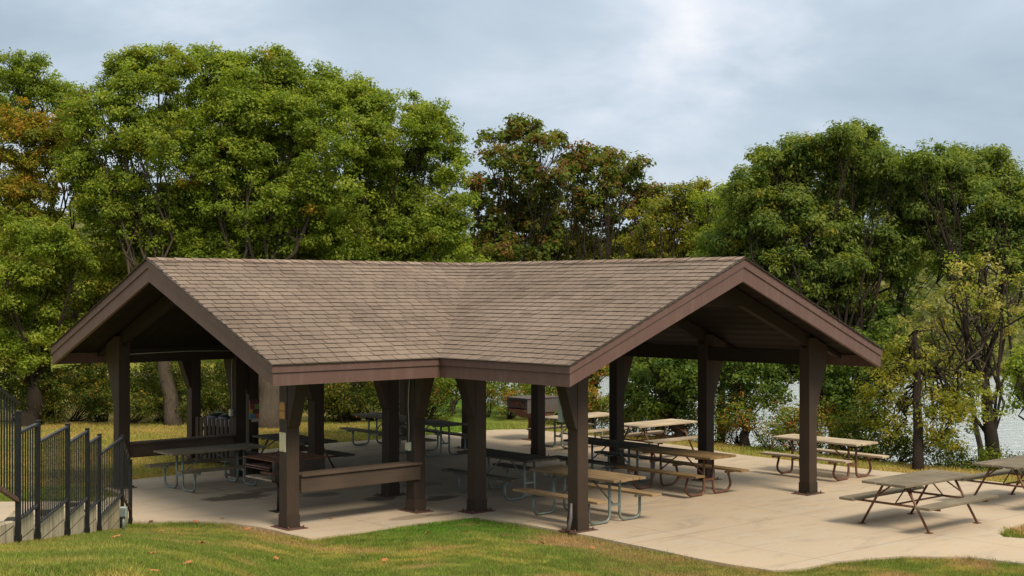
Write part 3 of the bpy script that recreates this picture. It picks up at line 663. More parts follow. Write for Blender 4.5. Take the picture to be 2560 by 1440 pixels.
for yy in (-.29, .29):
    for zz in (.90, .95, 1.0): m_.box(-LX/2-.008, -LX/2-.001, yy-.02, yy+.02, zz, zz+.022)
m_.build('vent_slots', M['soot'], g2)
m_ = MB(); m_.box(-LX/2-.03, LX/2+.02, -LY/2-.02, LY/2+.02, zt-.018, zt+.002); m_.build('lid', M['greysteel'], g2)
m_ = MB(); m_.prism([(-LX/2-.12, .82), (LX/2-.1, .70), (.12, .56), (-.12, .56)], lambda u, w_, t: (u, t, w_), -LY/2+.03, LY/2-.03); m_.build('ash_hopper', M['rustplate'], g2)
m_ = MB(); m_.box(-.09, .09, -.09, .09, .012, .56); m_.box(-.24, .24, -.2, .2, 0, .012); m_.box(-.10, .10, -.10, .10, .30, .32); m_.build('column', M['rustplate'], g2)

# ------------------------------------------------------------------ bin enclosure
en = empty('bin_enclosure', (0, 0, 0)); tag(en, 'brown vertical plank enclosure round the rubbish bins left of the pavilion post', 'bin enclosure')
ea = gnd(488, 1153); eb = gnd(582, 1166); dv = (eb-ea); Ln = float(np.linalg.norm(dv)); dv = dv/Ln; nv = np.array([-dv[1], dv[0], 0]); nv = nv if nv@FW > 0 else -nv
def pickets(a, d, Lh, h0, h1):
    m_ = MB(); n = int(Lh/.15)
    for i in range(n):
        p = a+d*(i+.5)*Lh/n; T = Matrix.Translation((p[0], p[1], 0)) @ Matrix.Rotation(math.atan2(d[1], d[0]), 4, 'Z'); h = h0+(h1-h0)*i/n+random.uniform(-.006, .006)
        m_.box(-.052, .052, -.012, .012, .04, h, T)
    return m_
def erails(a, d, Lh, n_):
    m_ = MB()
    for z in (.25, .75): m_.bar((*(a[:2]+n_[:2]*.032), z), (*(a[:2]+d[:2]*Lh+n_[:2]*.032), z), .035, .08)
    for t in (.01, .99): m_.bar((*(a[:2]+d[:2]*Lh*t+n_[:2]*.1), 0), (*(a[:2]+d[:2]*Lh*t+n_[:2]*.1), .9), .08, .08, up=(1, 0, 0))
    return m_
pickets(ea, dv, Ln, 1.0, 1.0).build('plank_panel', M['plank'], en, bevel=.004); erails(ea, dv, Ln, nv).build('panel_rail', M['plank'], en)
pickets(ea+nv*.06, nv, .9, 1.0, 1.0).build('plank_panel', M['plank'], en, bevel=.004)
BINL = ['black rubbish bin inside the plank enclosure, nearest the pavilion post', 'black rubbish bin in the middle of the plank enclosure', 'black rubbish bin inside the plank enclosure, farthest from the pavilion post']
b0 = None
for i, fx in enumerate((.82, .5, .18)):
    p = ea+dv*Ln*fx+nv*.42
    if b0 is None:
        b0 = empty('rubbish_bin')
        m_ = MB(); m_.tube([(0, 0, .001), (0, 0, .05), (0, 0, .93)], [.20, .215, .25], 20); m_.build('drum', M['bin'], b0)
        m_ = MB(); m_.tube([(0, 0, .80), (0, 0, .955)], [.262, .272], 20, caps=False); m_.tube([(0, 0, .955), (0, 0, .965)], [.272, .258], 20, caps=False); m_.build('liner', M['liner'], b0)
        m_ = MB(); m_.tube([(0, 0, .945), (0, 0, .985), (0, 0, 1.04), (0, 0, 1.075), (0, 0, 1.09)], [.255, .262, .22, .13, .02], 20); m_.build('lid', M['bin'], b0); b = b0
    else: b = copy_tree(b0)
    b.location = (p[0], p[1], 0); tag(b, BINL[i], 'rubbish bin', 'bins in the plank enclosure')

# ------------------------------------------------------------------ signs, boxes, cables on the posts
def plate(name, c, w_, h_, m_, lab, cat, parts=None, dirx=(1, 0, 0), t=.012):
    """flat plate facing -Y at c"""
    o = empty(name, c); 
    if dirx != (1, 0, 0): o.rotation_euler = (0, 0, math.atan2(dirx[1], dirx[0]))
    tag(o, lab, cat); q = MB(); q.box(-w_/2, w_/2, -t, 0, -h_/2, h_/2); q.build('board', m_, o, bevel=.002); return o
px1, py1 = XS[0], OFF
# left-facing (-X) face of the front left post
FX = (0, -1, 0)   # local x axis along -Y : plate then faces -X
s1 = plate('notice_sign', (px1-PW/2-.001, py1+.0, 1.90), .185, .29, M['signbrown'], 'small brown notice with rows of yellow lettering on the front left post', 'sign', dirx=FX)
q = MB(); rr = random.Random(9); z = .118
for k in range(15):
    if k == 7: z -= .016; continue
    hh = .008 if k else .012; x0, x1 = (-.055, .05) if k == 0 else (-.078, .078-rr.uniform(0, .02)); xx = x0
    while xx < x1-.006:
        ww = rr.uniform(.008, .022); q.box(xx, min(xx+ww, x1), -.0155, -.0122, z-hh, z); xx += ww+.004
    z -= .0165 if k else .024
q.build('lettering', M['signyellow'], s1)
s2 = plate('notice_plate', (px1-PW/2-.001, py1-.0, 1.39), .185, .31, M['cream'], 'blank cream plate screwed to the front left post below the notice', 'sign', dirx=FX)
q = MB()
for zz in (-.14, .14): q.tube([(0, -.012, zz), (0, -.017, zz)], .008, 8)
q.build('screw', M['iron'], s2)
# painted tiles on the inner post
tp = empty('tile_panel', (OFF, YS[4]-PW/2-.013, 1.32)); tag(tp, 'small panel of painted tiles in red, yellow, blue and orange on a dark inner post', 'tile panel')
rows = [['maroon', 'maroon', 'maroon'], ['red', 'green'], ['yellow', 'maroon'], ['blue', 'orange']]
tl = {}
for r_, row in enumerate(rows):
    n = len(row); cuts = {3: [-.115, -.04, .04, .115], 2: ([-.115, .0, .115] if r_ % 2 else [-.115, -.045, .115])}[n]
    for k, cn in enumerate(row): tl.setdefault(cn, MB()).box(cuts[k]+.002, cuts[k+1]-.002, -.016, -.006, .17-r_*.10-.097, .17-r_*.10)
for cn, q in tl.items(): q.build('tile', M['t_'+cn], tp)
q = MB(); q.box(-.116, .116, -.005, 0, -.24, .17); q.box(-.07, .116, -.02, -.0055, -.30, -.242); q.build('backing_board', M['cream'], tp)
def ebox(x, y, z, ztop, face, lab, lab2):
    """small junction box on a post face, its cable a thing of its own"""
    T = Matrix.Translation((x, y, 0)) @ Matrix.Rotation(face, 4, 'Z')
    o = empty('junction_box'); o.matrix_world = T; tag(o, lab, 'junction box')
    q = MB(); q.box(-.055, .055, -.06, 0, z-.075, z+.075); q.build('housing', M['ebox'], o, bevel=.006)
    q = MB(); q.box(-.045, .045, -.067, -.061, z-.055, z+.055); q.build('cover', M['cream'], o)
    c = MB(); c.tube([(0, -.02, z+.076), (.01, -.02, z+.35), (-.012, -.02, z+.7), (.0, -.02, min(z+.95, ztop-.2)), (.05, -.02, ztop)], .009, 6)
    co = c.build('cable', M['cable']); co.matrix_world = T; tag(co, lab2, 'cable')
ebox(XS[1]-PW/2-.001, OFF+.02, 1.13, 2.5, R(-90), 'pale green switch box on the post left of the roof valley corner', 'pale cable running up the post above the pale green switch box')
ebox(XS[1]-PW/2-.001, WI-OFF+.02, 1.31, 2.6, R(-90), 'small grey switch box on the dark post above the bin enclosure', 'pale cable running up the dark post above the small grey switch box')
c = MB(); c.tube([(XS[0]-.02+.1, WI-OFF-.075, 2.585), (-1.6, WI-OFF-.09, 2.60), (-.9, WI-OFF-.09, 2.61), (-.3, WI-OFF-.09, 2.60), (.2, WI-OFF-.075, 2.58)], .008, 6)
tag(c.build('wire', M['cable']), 'thin pale wire sagging along the dark beam inside the left gable', 'wire')
# cabinet on the lake-side face of the front gable corner post
eo = empty('utility_cabinet', (OFF-.02, YS[0]+PW/2+.001, 1.93)); tag(eo, 'tall pale green utility cabinet fixed behind the front gable corner post', 'cabinet')
q = MB(); q.box(-.22, -.05, 0, .10, -.2, .2); q.build('housing', M['ebox'], eo, bevel=.006)
q = MB(); q.box(-.205, -.065, .101, .108, -.18, .18); q.build('door', M['ebox'], eo)
# rust stain flashing / bent downpipe stub at the foot of the gable corner post
ds = MB(); ds.tube([(OFF-PW/2-.05, YS[0]-.02, .45), (OFF-PW/2-.06, YS[0]-.02, .22), (OFF-PW/2-.15, YS[0]-.05, .02)], [.02, .03, .035], 8)
tag(ds.build('pipe_stub', M['greysteel']), 'short bent grey pipe at the foot of the front gable corner post', 'pipe')

# ------------------------------------------------------------------ retaining wall with its guard rail, stepped down the slope
rw = empty('retaining_wall', (*WB, 0)); tag(rw, 'stepped mossy concrete retaining wall beside the lawn slope', 'wall')
gr = empty('guard_rail', (*WB, 0)); tag(gr, 'black steel guard rail with upright bars stepping down beside the lawn', 'railing')
rw_i = Matrix.Translation((-WB[0], -WB[1], 0))
pts = [(gp_xy(a, b), zt) for a, b, zt in GP]; p_ext = pts[0][0]-WD*2.6
for i in range(len(pts)-1):
    (a, za), (b, zb_) = pts[i], pts[i+1]; Ls = np.linalg.norm(b-a); zt = zb_ if i < 5 else None
    ga = float(height(*(a-WN*.2))); gb = float(height(*(b-WN*.2)))
    T = rw_i @ Matrix.Translation((a[0], a[1], 0)) @ Matrix.Rotation(math.atan2(*(b-a)[::-1]), 4, 'Z')
    wt_ = (zb_-.98) if i < 5 else .30
    q = MB(); q.prism([(.035, -.3), (Ls-.035, -.3), (Ls-.035, wt_-.03), (Ls-.10, wt_+.03), (.035, wt_-.02)], lambda u, w_, t: tuple(T @ Vector((u, t, w_))), -.02, .17); q.build('wall_block', M['cwall'], rw, bevel=.012)
    # rails
    zr0, zr1 = (zb_-.03, zb_-.03) if i < 5 else (za-.05, zb_-.02)
    q = MB(); q.bar(tuple(T @ Vector((.02, -.05, zr0))), tuple(T @ Vector((Ls-.02, -.05, zr1))), .04, .028); q.build('top_rail', M['blackhi'], gr)
    q = MB(); q.bar(tuple(T @ Vector((.02, -.05, zr0-.90))), tuple(T @ Vector((Ls-.02, -.05, zr1-.90 if i < 5 else zr1-.80))), .035, .03); q.build('bottom_rail', M['blackhi'] if i < 5 else M['iron'], gr)
    n = (8, 15, 11, 8, 14, 5)[i]; q = MB()
    for k in range(1, n):
        u = Ls*k/n; zt_ = zr0+(zr1-zr0)*k/n; q.box(u-.0075, u+.0075, -.0575, -.0425, zt_-.89, zt_-.01, T)
    q.build('bars', M['black'], gr)
for i, (a, za) in enumerate(pts):
    g_ = float(height(*(a-WN*.2))); T = rw_i @ Matrix.Translation((a[0], a[1], 0)) @ Matrix.Rotation(math.atan2(WD[1], WD[0]), 4, 'Z')
    q = MB(); q.box(-.026, .026, -.081, -.029, g_-.02, za, T); q.box(-.03, .03, -.085, -.025, za, za+.012, T); q.build('post', M['black'], gr)
    q = MB(); q.box(-.034, .034, -.088, -.021, g_+.04, g_+.10, T); q.build('bracket', M['black'], gr)
# upper flight, climbing out of the picture
T = rw_i @ Matrix.Translation((p_ext[0], p_ext[1], 0)) @ Matrix.Rotation(math.atan2(WD[1], WD[0]), 4, 'Z')
q = MB(); q.prism([(0, -.2), (2.565, -.2), (2.565, 1.45), (0, 1.72)], lambda u, w_, t: tuple(T @ Vector((u, t, w_))), -.02, .17); q.build('wall_block', M['cwall'], rw, bevel=.012)
q = MB(); q.bar(tuple(T @ Vector((.0, -.05, 3.3))), tuple(T @ Vector((2.58, -.05, 2.66))), .04, .04); q.build('top_rail', M['black'], gr)
q = MB(); q.bar(tuple(T @ Vector((.0, -.05, 2.42))), tuple(T @ Vector((2.58, -.05, 1.66))), .04, .04); q.build('bottom_rail', M['iron'], gr)
q = MB()
for k in range(1, 21):
    u = 2.6*k/21; z_ = 3.3+(2.66-3.3)*u/2.58; q.box(u-.0075, u+.0075, -.0575, -.0425, z_-.96, z_-.01, T)
q.build('bars', M['black'], gr)
# outlet box on a short pipe by the wall
pb = gp_xy(271, 20.6)-WN*.22; gz = float(height(*pb)); ob = empty('outlet_box', (pb[0], pb[1], gz)); ob.rotation_euler = (0, 0, math.atan2(FW[1], FW[0])-R(90)); tag(ob, 'grey outdoor outlet box on a short pipe at the foot of the wall', 'outlet box')
q = MB(); q.tube([(0, 0, -.03), (0, 0, .24)], .022, 8); q.build('pipe', M['galv'], ob)
q = MB(); q.box(-.05, .05, -.045, .045, .22, .37); q.build('housing', M['ebox'], ob, bevel=.006)
q = MB(); q.box(-.042, .042, -.054, -.046, .235, .355); q.build('cover', M['galv'], ob)

# ------------------------------------------------------------------ fallen leaves one can count
M['fallen'] = mat('dry_orange_leaf', lambda g: g.bsdf(g.mixc(g.noise(25, 3, .6, g.coord()), (.30, .085, .02), (.46, .19, .06)), .8))
lp = [(378, 1306, 'dry leaf on the concrete rim right of the guard rail end'), (488, 1303, 'leaf on the concrete rim below the galvanised legged table'), (555, 1300, 'upright curled leaf on the concrete rim left of the front left post'), (620, 1325, 'orange leaf on the bare patch left of the front left post'), (402, 1334, 'leaf on green grass below the outlet box'), (450, 1343, 'leaf on the lawn, topmost of the short row below the wall end'), (505, 1364, 'orange leaf on the lawn between the wall end and the front left post'), (382, 1394, 'leaf low on the lawn under the guard rail end'), (470, 1414, 'flat leaf low on the lawn left of the front left post'), (292, 1349, 'leaf on the lawn right below the outlet box'), (168, 1380, 'leaf on the lawn under the third guard rail post'), (690, 1400, 'leaf low on the lawn straight below the front left post'), (828, 1300, 'orange leaf alone on the concrete under the rail'), (1052, 1316, 'leaf at the grass tip left of the valley corner'), (1196, 1312, 'curled brown leaf at the inner corner of the lawn'), (1070, 1339, 'brown leaf on bright grass below the valley corner'), (1355, 1360, 'leaf on grass left of the gable corner post'), (8, 1365, 'leaf at the left picture edge below the wall'), (384, 1438, 'leaf at the bottom picture edge under the guard rail end'), (962, 1405, 'leaf low on the lawn below the grass tip'), (1480, 1375, 'leaf on the bare patch under the gable corner post'), (1260, 1390, 'leaf low on the lawn between the valley corner and the gable post')]
def on_ground(px, py):
    for k in range(60):
        d = 25-k*.27; p = at(px, py, d)
        if p[2] > height(p[0], p[1])-.0: return p
    return p
lv = MB(); out_l = [(0, -.045), (.02, -.03), (.05, -.035), (.035, -.01), (.055, .01), (.03, .015), (.035, .04), (.01, .03), (0, .055), (-.01, .03), (-.035, .04), (-.03, .015), (-.055, .01), (-.035, -.01), (-.05, -.035), (-.02, -.03)]
lv.add([(x*1.2, y*1.2, .018*abs(math.sin(x*60))+.012*abs(y)*20*.3) for x, y in out_l]+[(0, 0, .022)], [(i, (i+1) % 16, 16) for i in range(16)])
l0 = None
for i, (a, b, lab) in enumerate(lp):
    p = on_ground(a, b); 
    if l0 is None: l0 = lv.build('fallen_leaf', M['fallen'], recalc=False); o = l0
    else: o = l0.copy(); COL.objects.link(o)
    slab_ = bool(poly_mask(np.array([p[0]]), np.array([p[1]]), SL)[0]); z0 = .002 if slab_ else float(height(p[0], p[1]))+.035
    o.location = (p[0], p[1], z0); s_ = random.uniform(.6, .95); o.scale = (s_, s_, s_*random.uniform(.8, 1.8)); o.rotation_euler = (random.uniform(-.4, .4)*(not slab_), random.uniform(-.4, .4)*(not slab_), random.uniform(0, 6.3))
    tag(o, lab, 'fallen leaf', 'fallen leaves')

# ------------------------------------------------------------------ trees and shrubs
PAL = {
 'oak': [(.112, .165, .018), (.162, .226, .024), (.220, .282, .032), (.285, .325, .04)],
 'oakdark': [(.045, .090, .018), (.075, .130, .022), (.11, .165, .026), (.15, .20, .03)],
 'orange': [(.26, .19, .02), (.36, .22, .025), (.22, .19, .02), (.38, .18, .028)],
 'yellowgreen': [(.16, .18, .02), (.24, .235, .025), (.32, .27, .035), (.12, .15, .018)],
 'redmix': [(.08, .12, .016), (.13, .16, .024), (.18, .085, .028), (.24, .15, .04), (.21, .20, .035), (.13, .17, .026), (.09, .14, .02), (.10, .14, .018), (.15, .18, .025)],
 'willow': [(.080, .130, .026), (.120, .175, .032), (.170, .220, .038), (.23, .26, .05)],
 'pale': [(.38, .34, .08), (.48, .40, .13), (.29, .29, .06), (.24, .27, .04)],
 'far': [(.115, .135, .045), (.16, .175, .06), (.21, .20, .075), (.09, .115, .04)],
 'hedge': [(.035, .06, .010), (.06, .09, .012), (.10, .125, .016), (.16, .15, .02)],
 'flower': [(.05, .10, .014), (.09, .14, .02), (.14, .17, .025), (.36, .12, .03), (.42, .24, .05), (.10, .12, .02)],
}
def leaf_mesh(name, C, cn, rad, per, size, asp, pal, seed, droop=0., outw=None, flat=.65, shade=None, accent=None):
    """C: puff centres (n,3), cn: outward unit vectors, rad: puff radius; returns one mesh of leaf-sized faces"""
    rg = np.random.default_rng(seed); n = len(C)
    cnt = np.maximum(6, (per*rg.uniform(.6, 1.4, n)).astype(int)); idx = np.repeat(np.arange(n), cnt); m = len(idx)
    g = rg.normal(size=(m, 3)); g /= np.linalg.norm(g, axis=1)[:, None]; rr = rg.random(m)**.5
    rad_i = (rad*rg.uniform(.65, 1.35, n))[idx]
    P = C[idx]+g*rr[:, None]*rad_i[:, None]*np.array([1, 1, flat])
    up = np.array([0, 0, 1.]); nm = g*.55+cn[idx]*.45+up*.55+rg.normal(size=(m, 3))*.55; nm /= np.linalg.norm(nm, axis=1)[:, None]
    d = g*.8+cn[idx]*.5+rg.normal(size=(m, 3))*.6-up*droop; d -= nm*(d*nm).sum(1)[:, None]; d /= np.linalg.norm(d, axis=1)[:, None]+1e-9
    sd = np.cross(nm, d); sz = size*rg.uniform(.65, 1.35, m)
    l = d*(sz*.5)[:, None]; w_ = sd*(sz*.5*asp)[:, None]; fold = nm*(sz*.10)[:, None]
    v = np.stack([P-l, P+w_*1.0+l*.15+fold, P+l, P-w_+l*.15+fold], 1).reshape(-1, 3)
    b = np.arange(m)*4; f = np.stack([b, b+1, b+2, b, b+2, b+3], 1).reshape(-1, 3)
    pl = np.array(PAL[pal]); base = rg.integers(0, len(pl), n); t = rg.random(m)
    ci = np.where(t < .6, base[idx], rg.integers(0, len(pl), m)); col = pl[ci]*rg.uniform(.82, 1.22, m)[:, None]
    if accent is not None:
        ap, fr = accent; am = (rg.random(n) < fr)[idx] & (rg.random(m) < .75); apl = np.array(PAL[ap]); col = np.where(am[:, None], apl[rg.integers(0, len(apl), m)]*rg.uniform(.8, 1.2, m)[:, None], col)
    me = npmesh(name, v, f); add_attr(me, np.repeat(col, 2, 0)); return me, m
TOTAL = [0]; DK = 2.6
def crown_pts(lobes, rg, dens, rad, inner=.25, upper=.35):
    """puffs sit on the upper, outer shells of clumps, the clumps on the shells of the lobes"""
    C = []; Nn = []; own = []
    for li, (c, r_) in enumerate(lobes):
        c = np.array(c); n = max(8, int(dens*r_*r_/(rad*rad))); ns = int(np.clip(17*(r_/1.1)**1.3, 7, 44))
        g = rg.normal(size=(ns, 3)); g /= np.linalg.norm(g, axis=1)[:, None]
        g[:, 2] = np.where((g[:, 2] < -.25) & (rg.random(ns) < upper), -g[:, 2], g[:, 2])
        sc = c+g*(rg.uniform(.35, .90, ns)*r_)[:, None]; sr = np.clip(.42*r_, .25, .72)*rg.uniform(.7, 1.3, ns)
        w_ = sr**2; w_ /= w_.sum(); i = rg.choice(ns, n, p=w_)
        h = rg.normal(size=(n, 3))+g[i]*.35+np.array([0, 0, .55]); h /= np.linalg.norm(h, axis=1)[:, None]
        k = np.where(rg.random(n) < inner*.5, rg.uniform(.1, .7, n), rg.uniform(.75, 1.1, n))
        C.append(sc[i]+h*(k*sr[i])[:, None]*np.array([1, 1, .72])); Nn.append(h); own.append(np.full(n, li))
    return np.concatenate(C), np.concatenate(Nn), np.concatenate(own)
def wob(a, b, n, amp, rg):
    a = np.array(a, float); b = np.array(b, float); t = np.linspace(0, 1, n+1)[:, None]; p = a+(b-a)*t
    j = rg.normal(size=(n+1, 3))*amp; j[0] = 0; j[-1] = 0
    p = p+j; p[:, 2] += np.sin(t[:, 0]*np.pi)*amp*.8
    return [tuple(x) for x in p]
def tree(name, base, lobes_px, d, pal, label, cat='tree', group=None, dens=1.6, rad=.30, per=84, size=.095, asp=.55, droop=0., trunk_r=.22, bark='bark', seed=1, fork=.45, spread=.9, accent=None, inner=.30, upper=.35, twigs=9, twr=.015, lean=None, flat=.65, limb=.17, fill=True):
    """lobes_px: (px, py, r_px[, depth offset]) read at distance d and turned into real places"""
    rg = np.random.default_rng(seed); ppm = F/d
    lobes = []
    for q in lobes_px:
        r_ = q[2]/ppm; dd = q[3] if len(q) > 3 else rg.uniform(-1, 1)*spread*max(1.2, r_)
        lobes.append((at(q[0], q[1], d+dd), r_))
    nl = len(lobes)
    if fill:      # limbs between neighbouring lobes carry leaves too
        seen = set(); ex = []
        for i, (c, r_) in enumerate(lobes):
            for j in sorted(range(nl), key=lambda j: np.linalg.norm(lobes[j][0]-c))[1:4]:
                if (min(i, j), max(i, j)) in seen: continue
                seen.add((min(i, j), max(i, j))); dd = np.linalg.norm(lobes[j][0]-c)
                if dd < 1.9*(r_+lobes[j][1]): ex.append(((c+lobes[j][0])/2+rg.normal(size=3)*.15-np.array([0, 0, .1*r_]), .82*(r_+lobes[j][1])/2))
        lobes = lobes+ex
    C, Nn, own = crown_pts(lobes, rg, dens*DK, rad, inner, upper)
    root = empty(name, tuple(base)); base = np.array(base)
    me, m = leaf_mesh('crown', C-base, Nn, rad, per, size, asp, pal, seed+100, droop, flat=flat, accent=accent); TOTAL[0] += m
    link('crown', me, M['leaf'], root)
    mb = MB(); top = np.mean([l[0] for l in lobes], 0); lowz = min(l[0][2]-l[1]*.5 for l in lobes)
    fk = base+(top-base)*fork if lean is None else np.array(lean)
    tr = wob(base-np.array([0, 0, .3]), fk, 6, trunk_r*.25, rg); tr = [np.array(p)-base for p in tr]
    mb.tube(tr, [trunk_r*(1.4, 1.1, 1., .92, .82, .68, .45)[i] for i in range(7)], 12)
    for li, (c, r_) in enumerate(lobes):
        if rg.random() < .08 or li >= nl: continue
        st_ = np.array(tr[rg.integers(4, 7)]); br = wob(st_, c-base, 6, .12+.02*np.linalg.norm(c-base-st_), rg); rb = trunk_r*limb*(.7+.6*rg.random())
        mb.tube(br, list(np.linspace(rb, max(.018, rb*.25), 7)), 7, caps=False)
        ids = np.where(own == li)[0]; rg.shuffle(ids)
        for k in ids[:twigs]:
            s_ = np.array(br[rg.integers(3, 7)]); tw = wob(s_, C[k]-base, 4, .05, rg); mb.tube(tw, list(np.linspace(twr, .006, 5)), 5, caps=False)
    mb.build('trunk', M[bark], root, recalc=False)
    tag(root, label, cat, group); return root
def gz(px, py_d, d=None):
    """ground point under pixel column px at distance d"""
    p = at(px, 724, py_d); return (p[0], p[1], float(height(p[0], p[1])))
TG = 'trees behind the pavilion'
# main oak and its neighbours
tree('oak_tree', gz(675, 38.8), [(520, 160, 62), (575, 215, 80), (700, 225, 85), (610, 310, 120), (760, 250, 75), (470, 300, 80), (480, 400, 110), (560, 430, 130), (700, 400, 150), (610, 560, 130), (760, 540, 130), (500, 560, 100), (850, 330, 95, -1), (700, 640, 100), (560, 660, 90), (830, 620, 90), (720, 170, 38), (640, 160, 40)], 40.5, 'oak', 'tallest broad green oak with a thick ridged grey trunk behind the left gable', group=TG, trunk_r=.34, bark='bark_pale', seed=21, dens=1.75, accent=('orange', .012), fork=.42)
tree('oak_tree', gz(868, 41.), [(860, 215, 60), (900, 280, 90), (980, 340, 95), (1060, 290, 60), (1100, 330, 55), (1120, 410, 70), (1010, 460, 110), (900, 470, 120), (1130, 500, 60), (1060, 580, 100), (940, 600, 110), (1130, 640, 70), (1000, 680, 80), (820, 700, 80), (800, 200, 45)], 41.5, 'oak', 'green oak with a dark forked trunk right of the tallest oak', group=TG, trunk_r=.30, seed=22, dens=1.75, fork=.35, accent=('yellowgreen', .05))
tree('oak_tree', gz(440, 39.5), [(330, 160, 42), (390, 150, 50), (440, 170, 52), (300, 210, 40), (275, 170, 26), (400, 240, 55), (250, 270, 42), (320, 290, 55), (220, 240, 30), (205, 330, 38), (180, 420, 52), (200, 300, 26), (400, 350, 90), (300, 400, 80), (240, 480, 70), (340, 500, 100), (430, 520, 90), (260, 590, 80), (380, 640, 90), (480, 680, 70)], 40., 'oak', 'airy green oak with a pale forked trunk and thin upper branches', group=TG, trunk_r=.22, bark='bark_pale', seed=23, dens=1.7, fork=.4, accent=('yellowgreen', .1), inner=.2, twigs=12)
tree('maple_tree', gz(246, 44.), [(30, 170, 55), (95, 180, 45), (0, 240, 70), (70, 250, 60), (160, 250, 55), (200, 300, 45), (-30, 330, 90)], 45., 'oak', 'thin topped green tree at the upper left picture edge', group=TG, trunk_r=.16, seed=24, dens=1.1, inner=.15, twigs=12, fork=.6)
tree('maple_tree', gz(120, 41.), [(60, 310, 60), (10, 360, 70), (120, 340, 50), (160, 320, 34), (190, 370, 44), (200, 440, 50), (50, 420, 80), (150, 400, 50), (0, 500, 80), (100, 500, 60), (60, 580, 70)], 41.5, 'yellowgreen', 'green tree turning orange at the left picture edge', group=TG, trunk_r=.15, seed=25, dens=1.2, accent=('orange', .40), fork=.5)
tree('maple_tree', gz(78, 39.), [(40, 600, 90), (150, 610, 70), (20, 700, 100), (120, 720, 90), (50, 800, 90), (-10, 860, 80), (140, 830, 75), (70, 900, 60), (210, 640, 60)], 39.5, 'oak', 'full green tree with a stout dark trunk low at the left edge', group=TG, trunk_r=.30, seed=26, dens=1.4, accent=('yellowgreen', .25), fork=.3)
tree('maple_tree', gz(256, 40.5), [(260, 700, 70), (320, 650, 70), (220, 780, 70), (280, 830, 60), (190, 880, 50), (320, 760, 60), (260, 930, 45)], 41.5, 'yellowgreen', 'yellow green tree with a slim dark trunk left of the pavilion gable', group=TG, trunk_r=.13, seed=27, dens=1.1, accent=('oak', .35), fork=.45, inner=.2)
# turning trees in the middle
tree('hickory_tree', gz(1320, 43.8), [(1290, 325, 42), (1330, 330, 38), (1235, 355, 38), (1350, 375, 42), (1290, 400, 50), (1225, 400, 26), (1310, 460, 55), (1250, 480, 45), (1230, 540, 42), (1300, 560, 62), (1360, 520, 45), (1390, 360, 13), (1205, 580, 40), (1400, 470, 38), (1395, 560, 50), (1195, 480, 22), (1270, 630, 60), (1350, 640, 60), (1215, 640, 45)], 45., 'redmix', 'dark green tree turning russet with the taller narrow crown', group=TG, trunk_r=.16, seed=28, dens=1.3, rad=.28, per=40, size=.14, inner=.3, fork=.5, droop=.3)
tree('hickory_tree', gz(1470, 41.8), [(1425, 420, 36), (1470, 400, 34), (1430, 470, 48), (1545, 420, 32), (1590, 415, 32), (1510, 450, 46), (1570, 480, 52), (1625, 490, 26), (1480, 520, 55), (1550, 560, 50), (1440, 560, 45), (1610, 535, 30), (1470, 630, 60), (1400, 640, 50), (1550, 640, 50), (1452, 375, 12), (1640, 560, 34), (1600, 610, 50), (1635, 480, 22), (1505, 385, 22), (1385, 620, 50)], 46.5, 'redmix', 'russet and green tree with the lower spreading crown', group=TG, trunk_r=.15, seed=29, dens=1.2, rad=.28, per=38, size=.14, inner=.3, fork=.5, droop=.3)
tree('ash_tree', gz(1640, 38.6), [(1660, 515, 44), (1720, 500, 48), (1610, 560, 50), (1690, 570, 70), (1760, 560, 65), (1770, 500, 36), (1640, 640, 60), (1740, 640, 60), (1580, 650, 45)], 42., 'yellowgreen', 'small olive and yellow tree left of the big dome shaped tree', group=TG, trunk_r=.12, seed=30, dens=1.2, inner=.2, accent=('redmix', .3))
tree('ash_tree', gz(1400, 43.), [(1230, 600, 50), (1300, 640, 55), (1380, 600, 50), (1460, 620, 60), (1540, 640, 50), (1620, 600, 40), (1180, 650, 50)], 46.5, 'yellowgreen', 'low olive tree filling in below the two russet trees', group=TG, trunk_r=.12, seed=50, dens=1.3, accent=('oak', .5))
tree('ash_tree', gz(1800, 36.6), [(1800, 500, 42), (1770, 520, 38), (1840, 525, 42), (1870, 560, 45), (1820, 580, 55), (1780, 650, 55)], 41., 'oak', 'small bright green tree against the dome shaped tree', group=TG, trunk_r=.12, seed=31, dens=1.3)
# dome shaped trees on the right
tree('pin_oak_tree', gz(2110, 34.0), [(2095, 355, 50), (2140, 360, 45), (2010, 390, 60), (1945, 430, 50), (2080, 430, 85), (2180, 420, 60), (1900, 480, 50), (1980, 500, 90), (2110, 520, 100), (2230, 490, 75), (1870, 540, 45), (1850, 620, 75), (1960, 640, 95), (2090, 650, 100, -.8), (2210, 610, 90, -.8), (1950, 690, 80, -.8), (2040, 720, 80, -.8), (2120, 700, 80, -1.), (1880, 700, 70), (2010, 740, 90), (2150, 740, 90), (2290, 560, 60), (2280, 660, 70), (2230, 425, 50), (2280, 470, 55), (1850, 490, 45), (1930, 405, 42), (1885, 445, 40), (1995, 355, 36), (1830, 560, 50), (1800, 640, 60), (1920, 540, 60), (1965, 570, 60), (2045, 560, 70), (2060, 830, 60), (2180, 830, 60), (2350, 640, 50)], 37.2, 'willow', 'big dome shaped dark green oak beyond the right gable', group=TG, trunk_r=.27, seed=32, dens=2.1, per=88, size=.115, asp=.40, droop=.4, accent=('yellowgreen', .10), fork=.35)
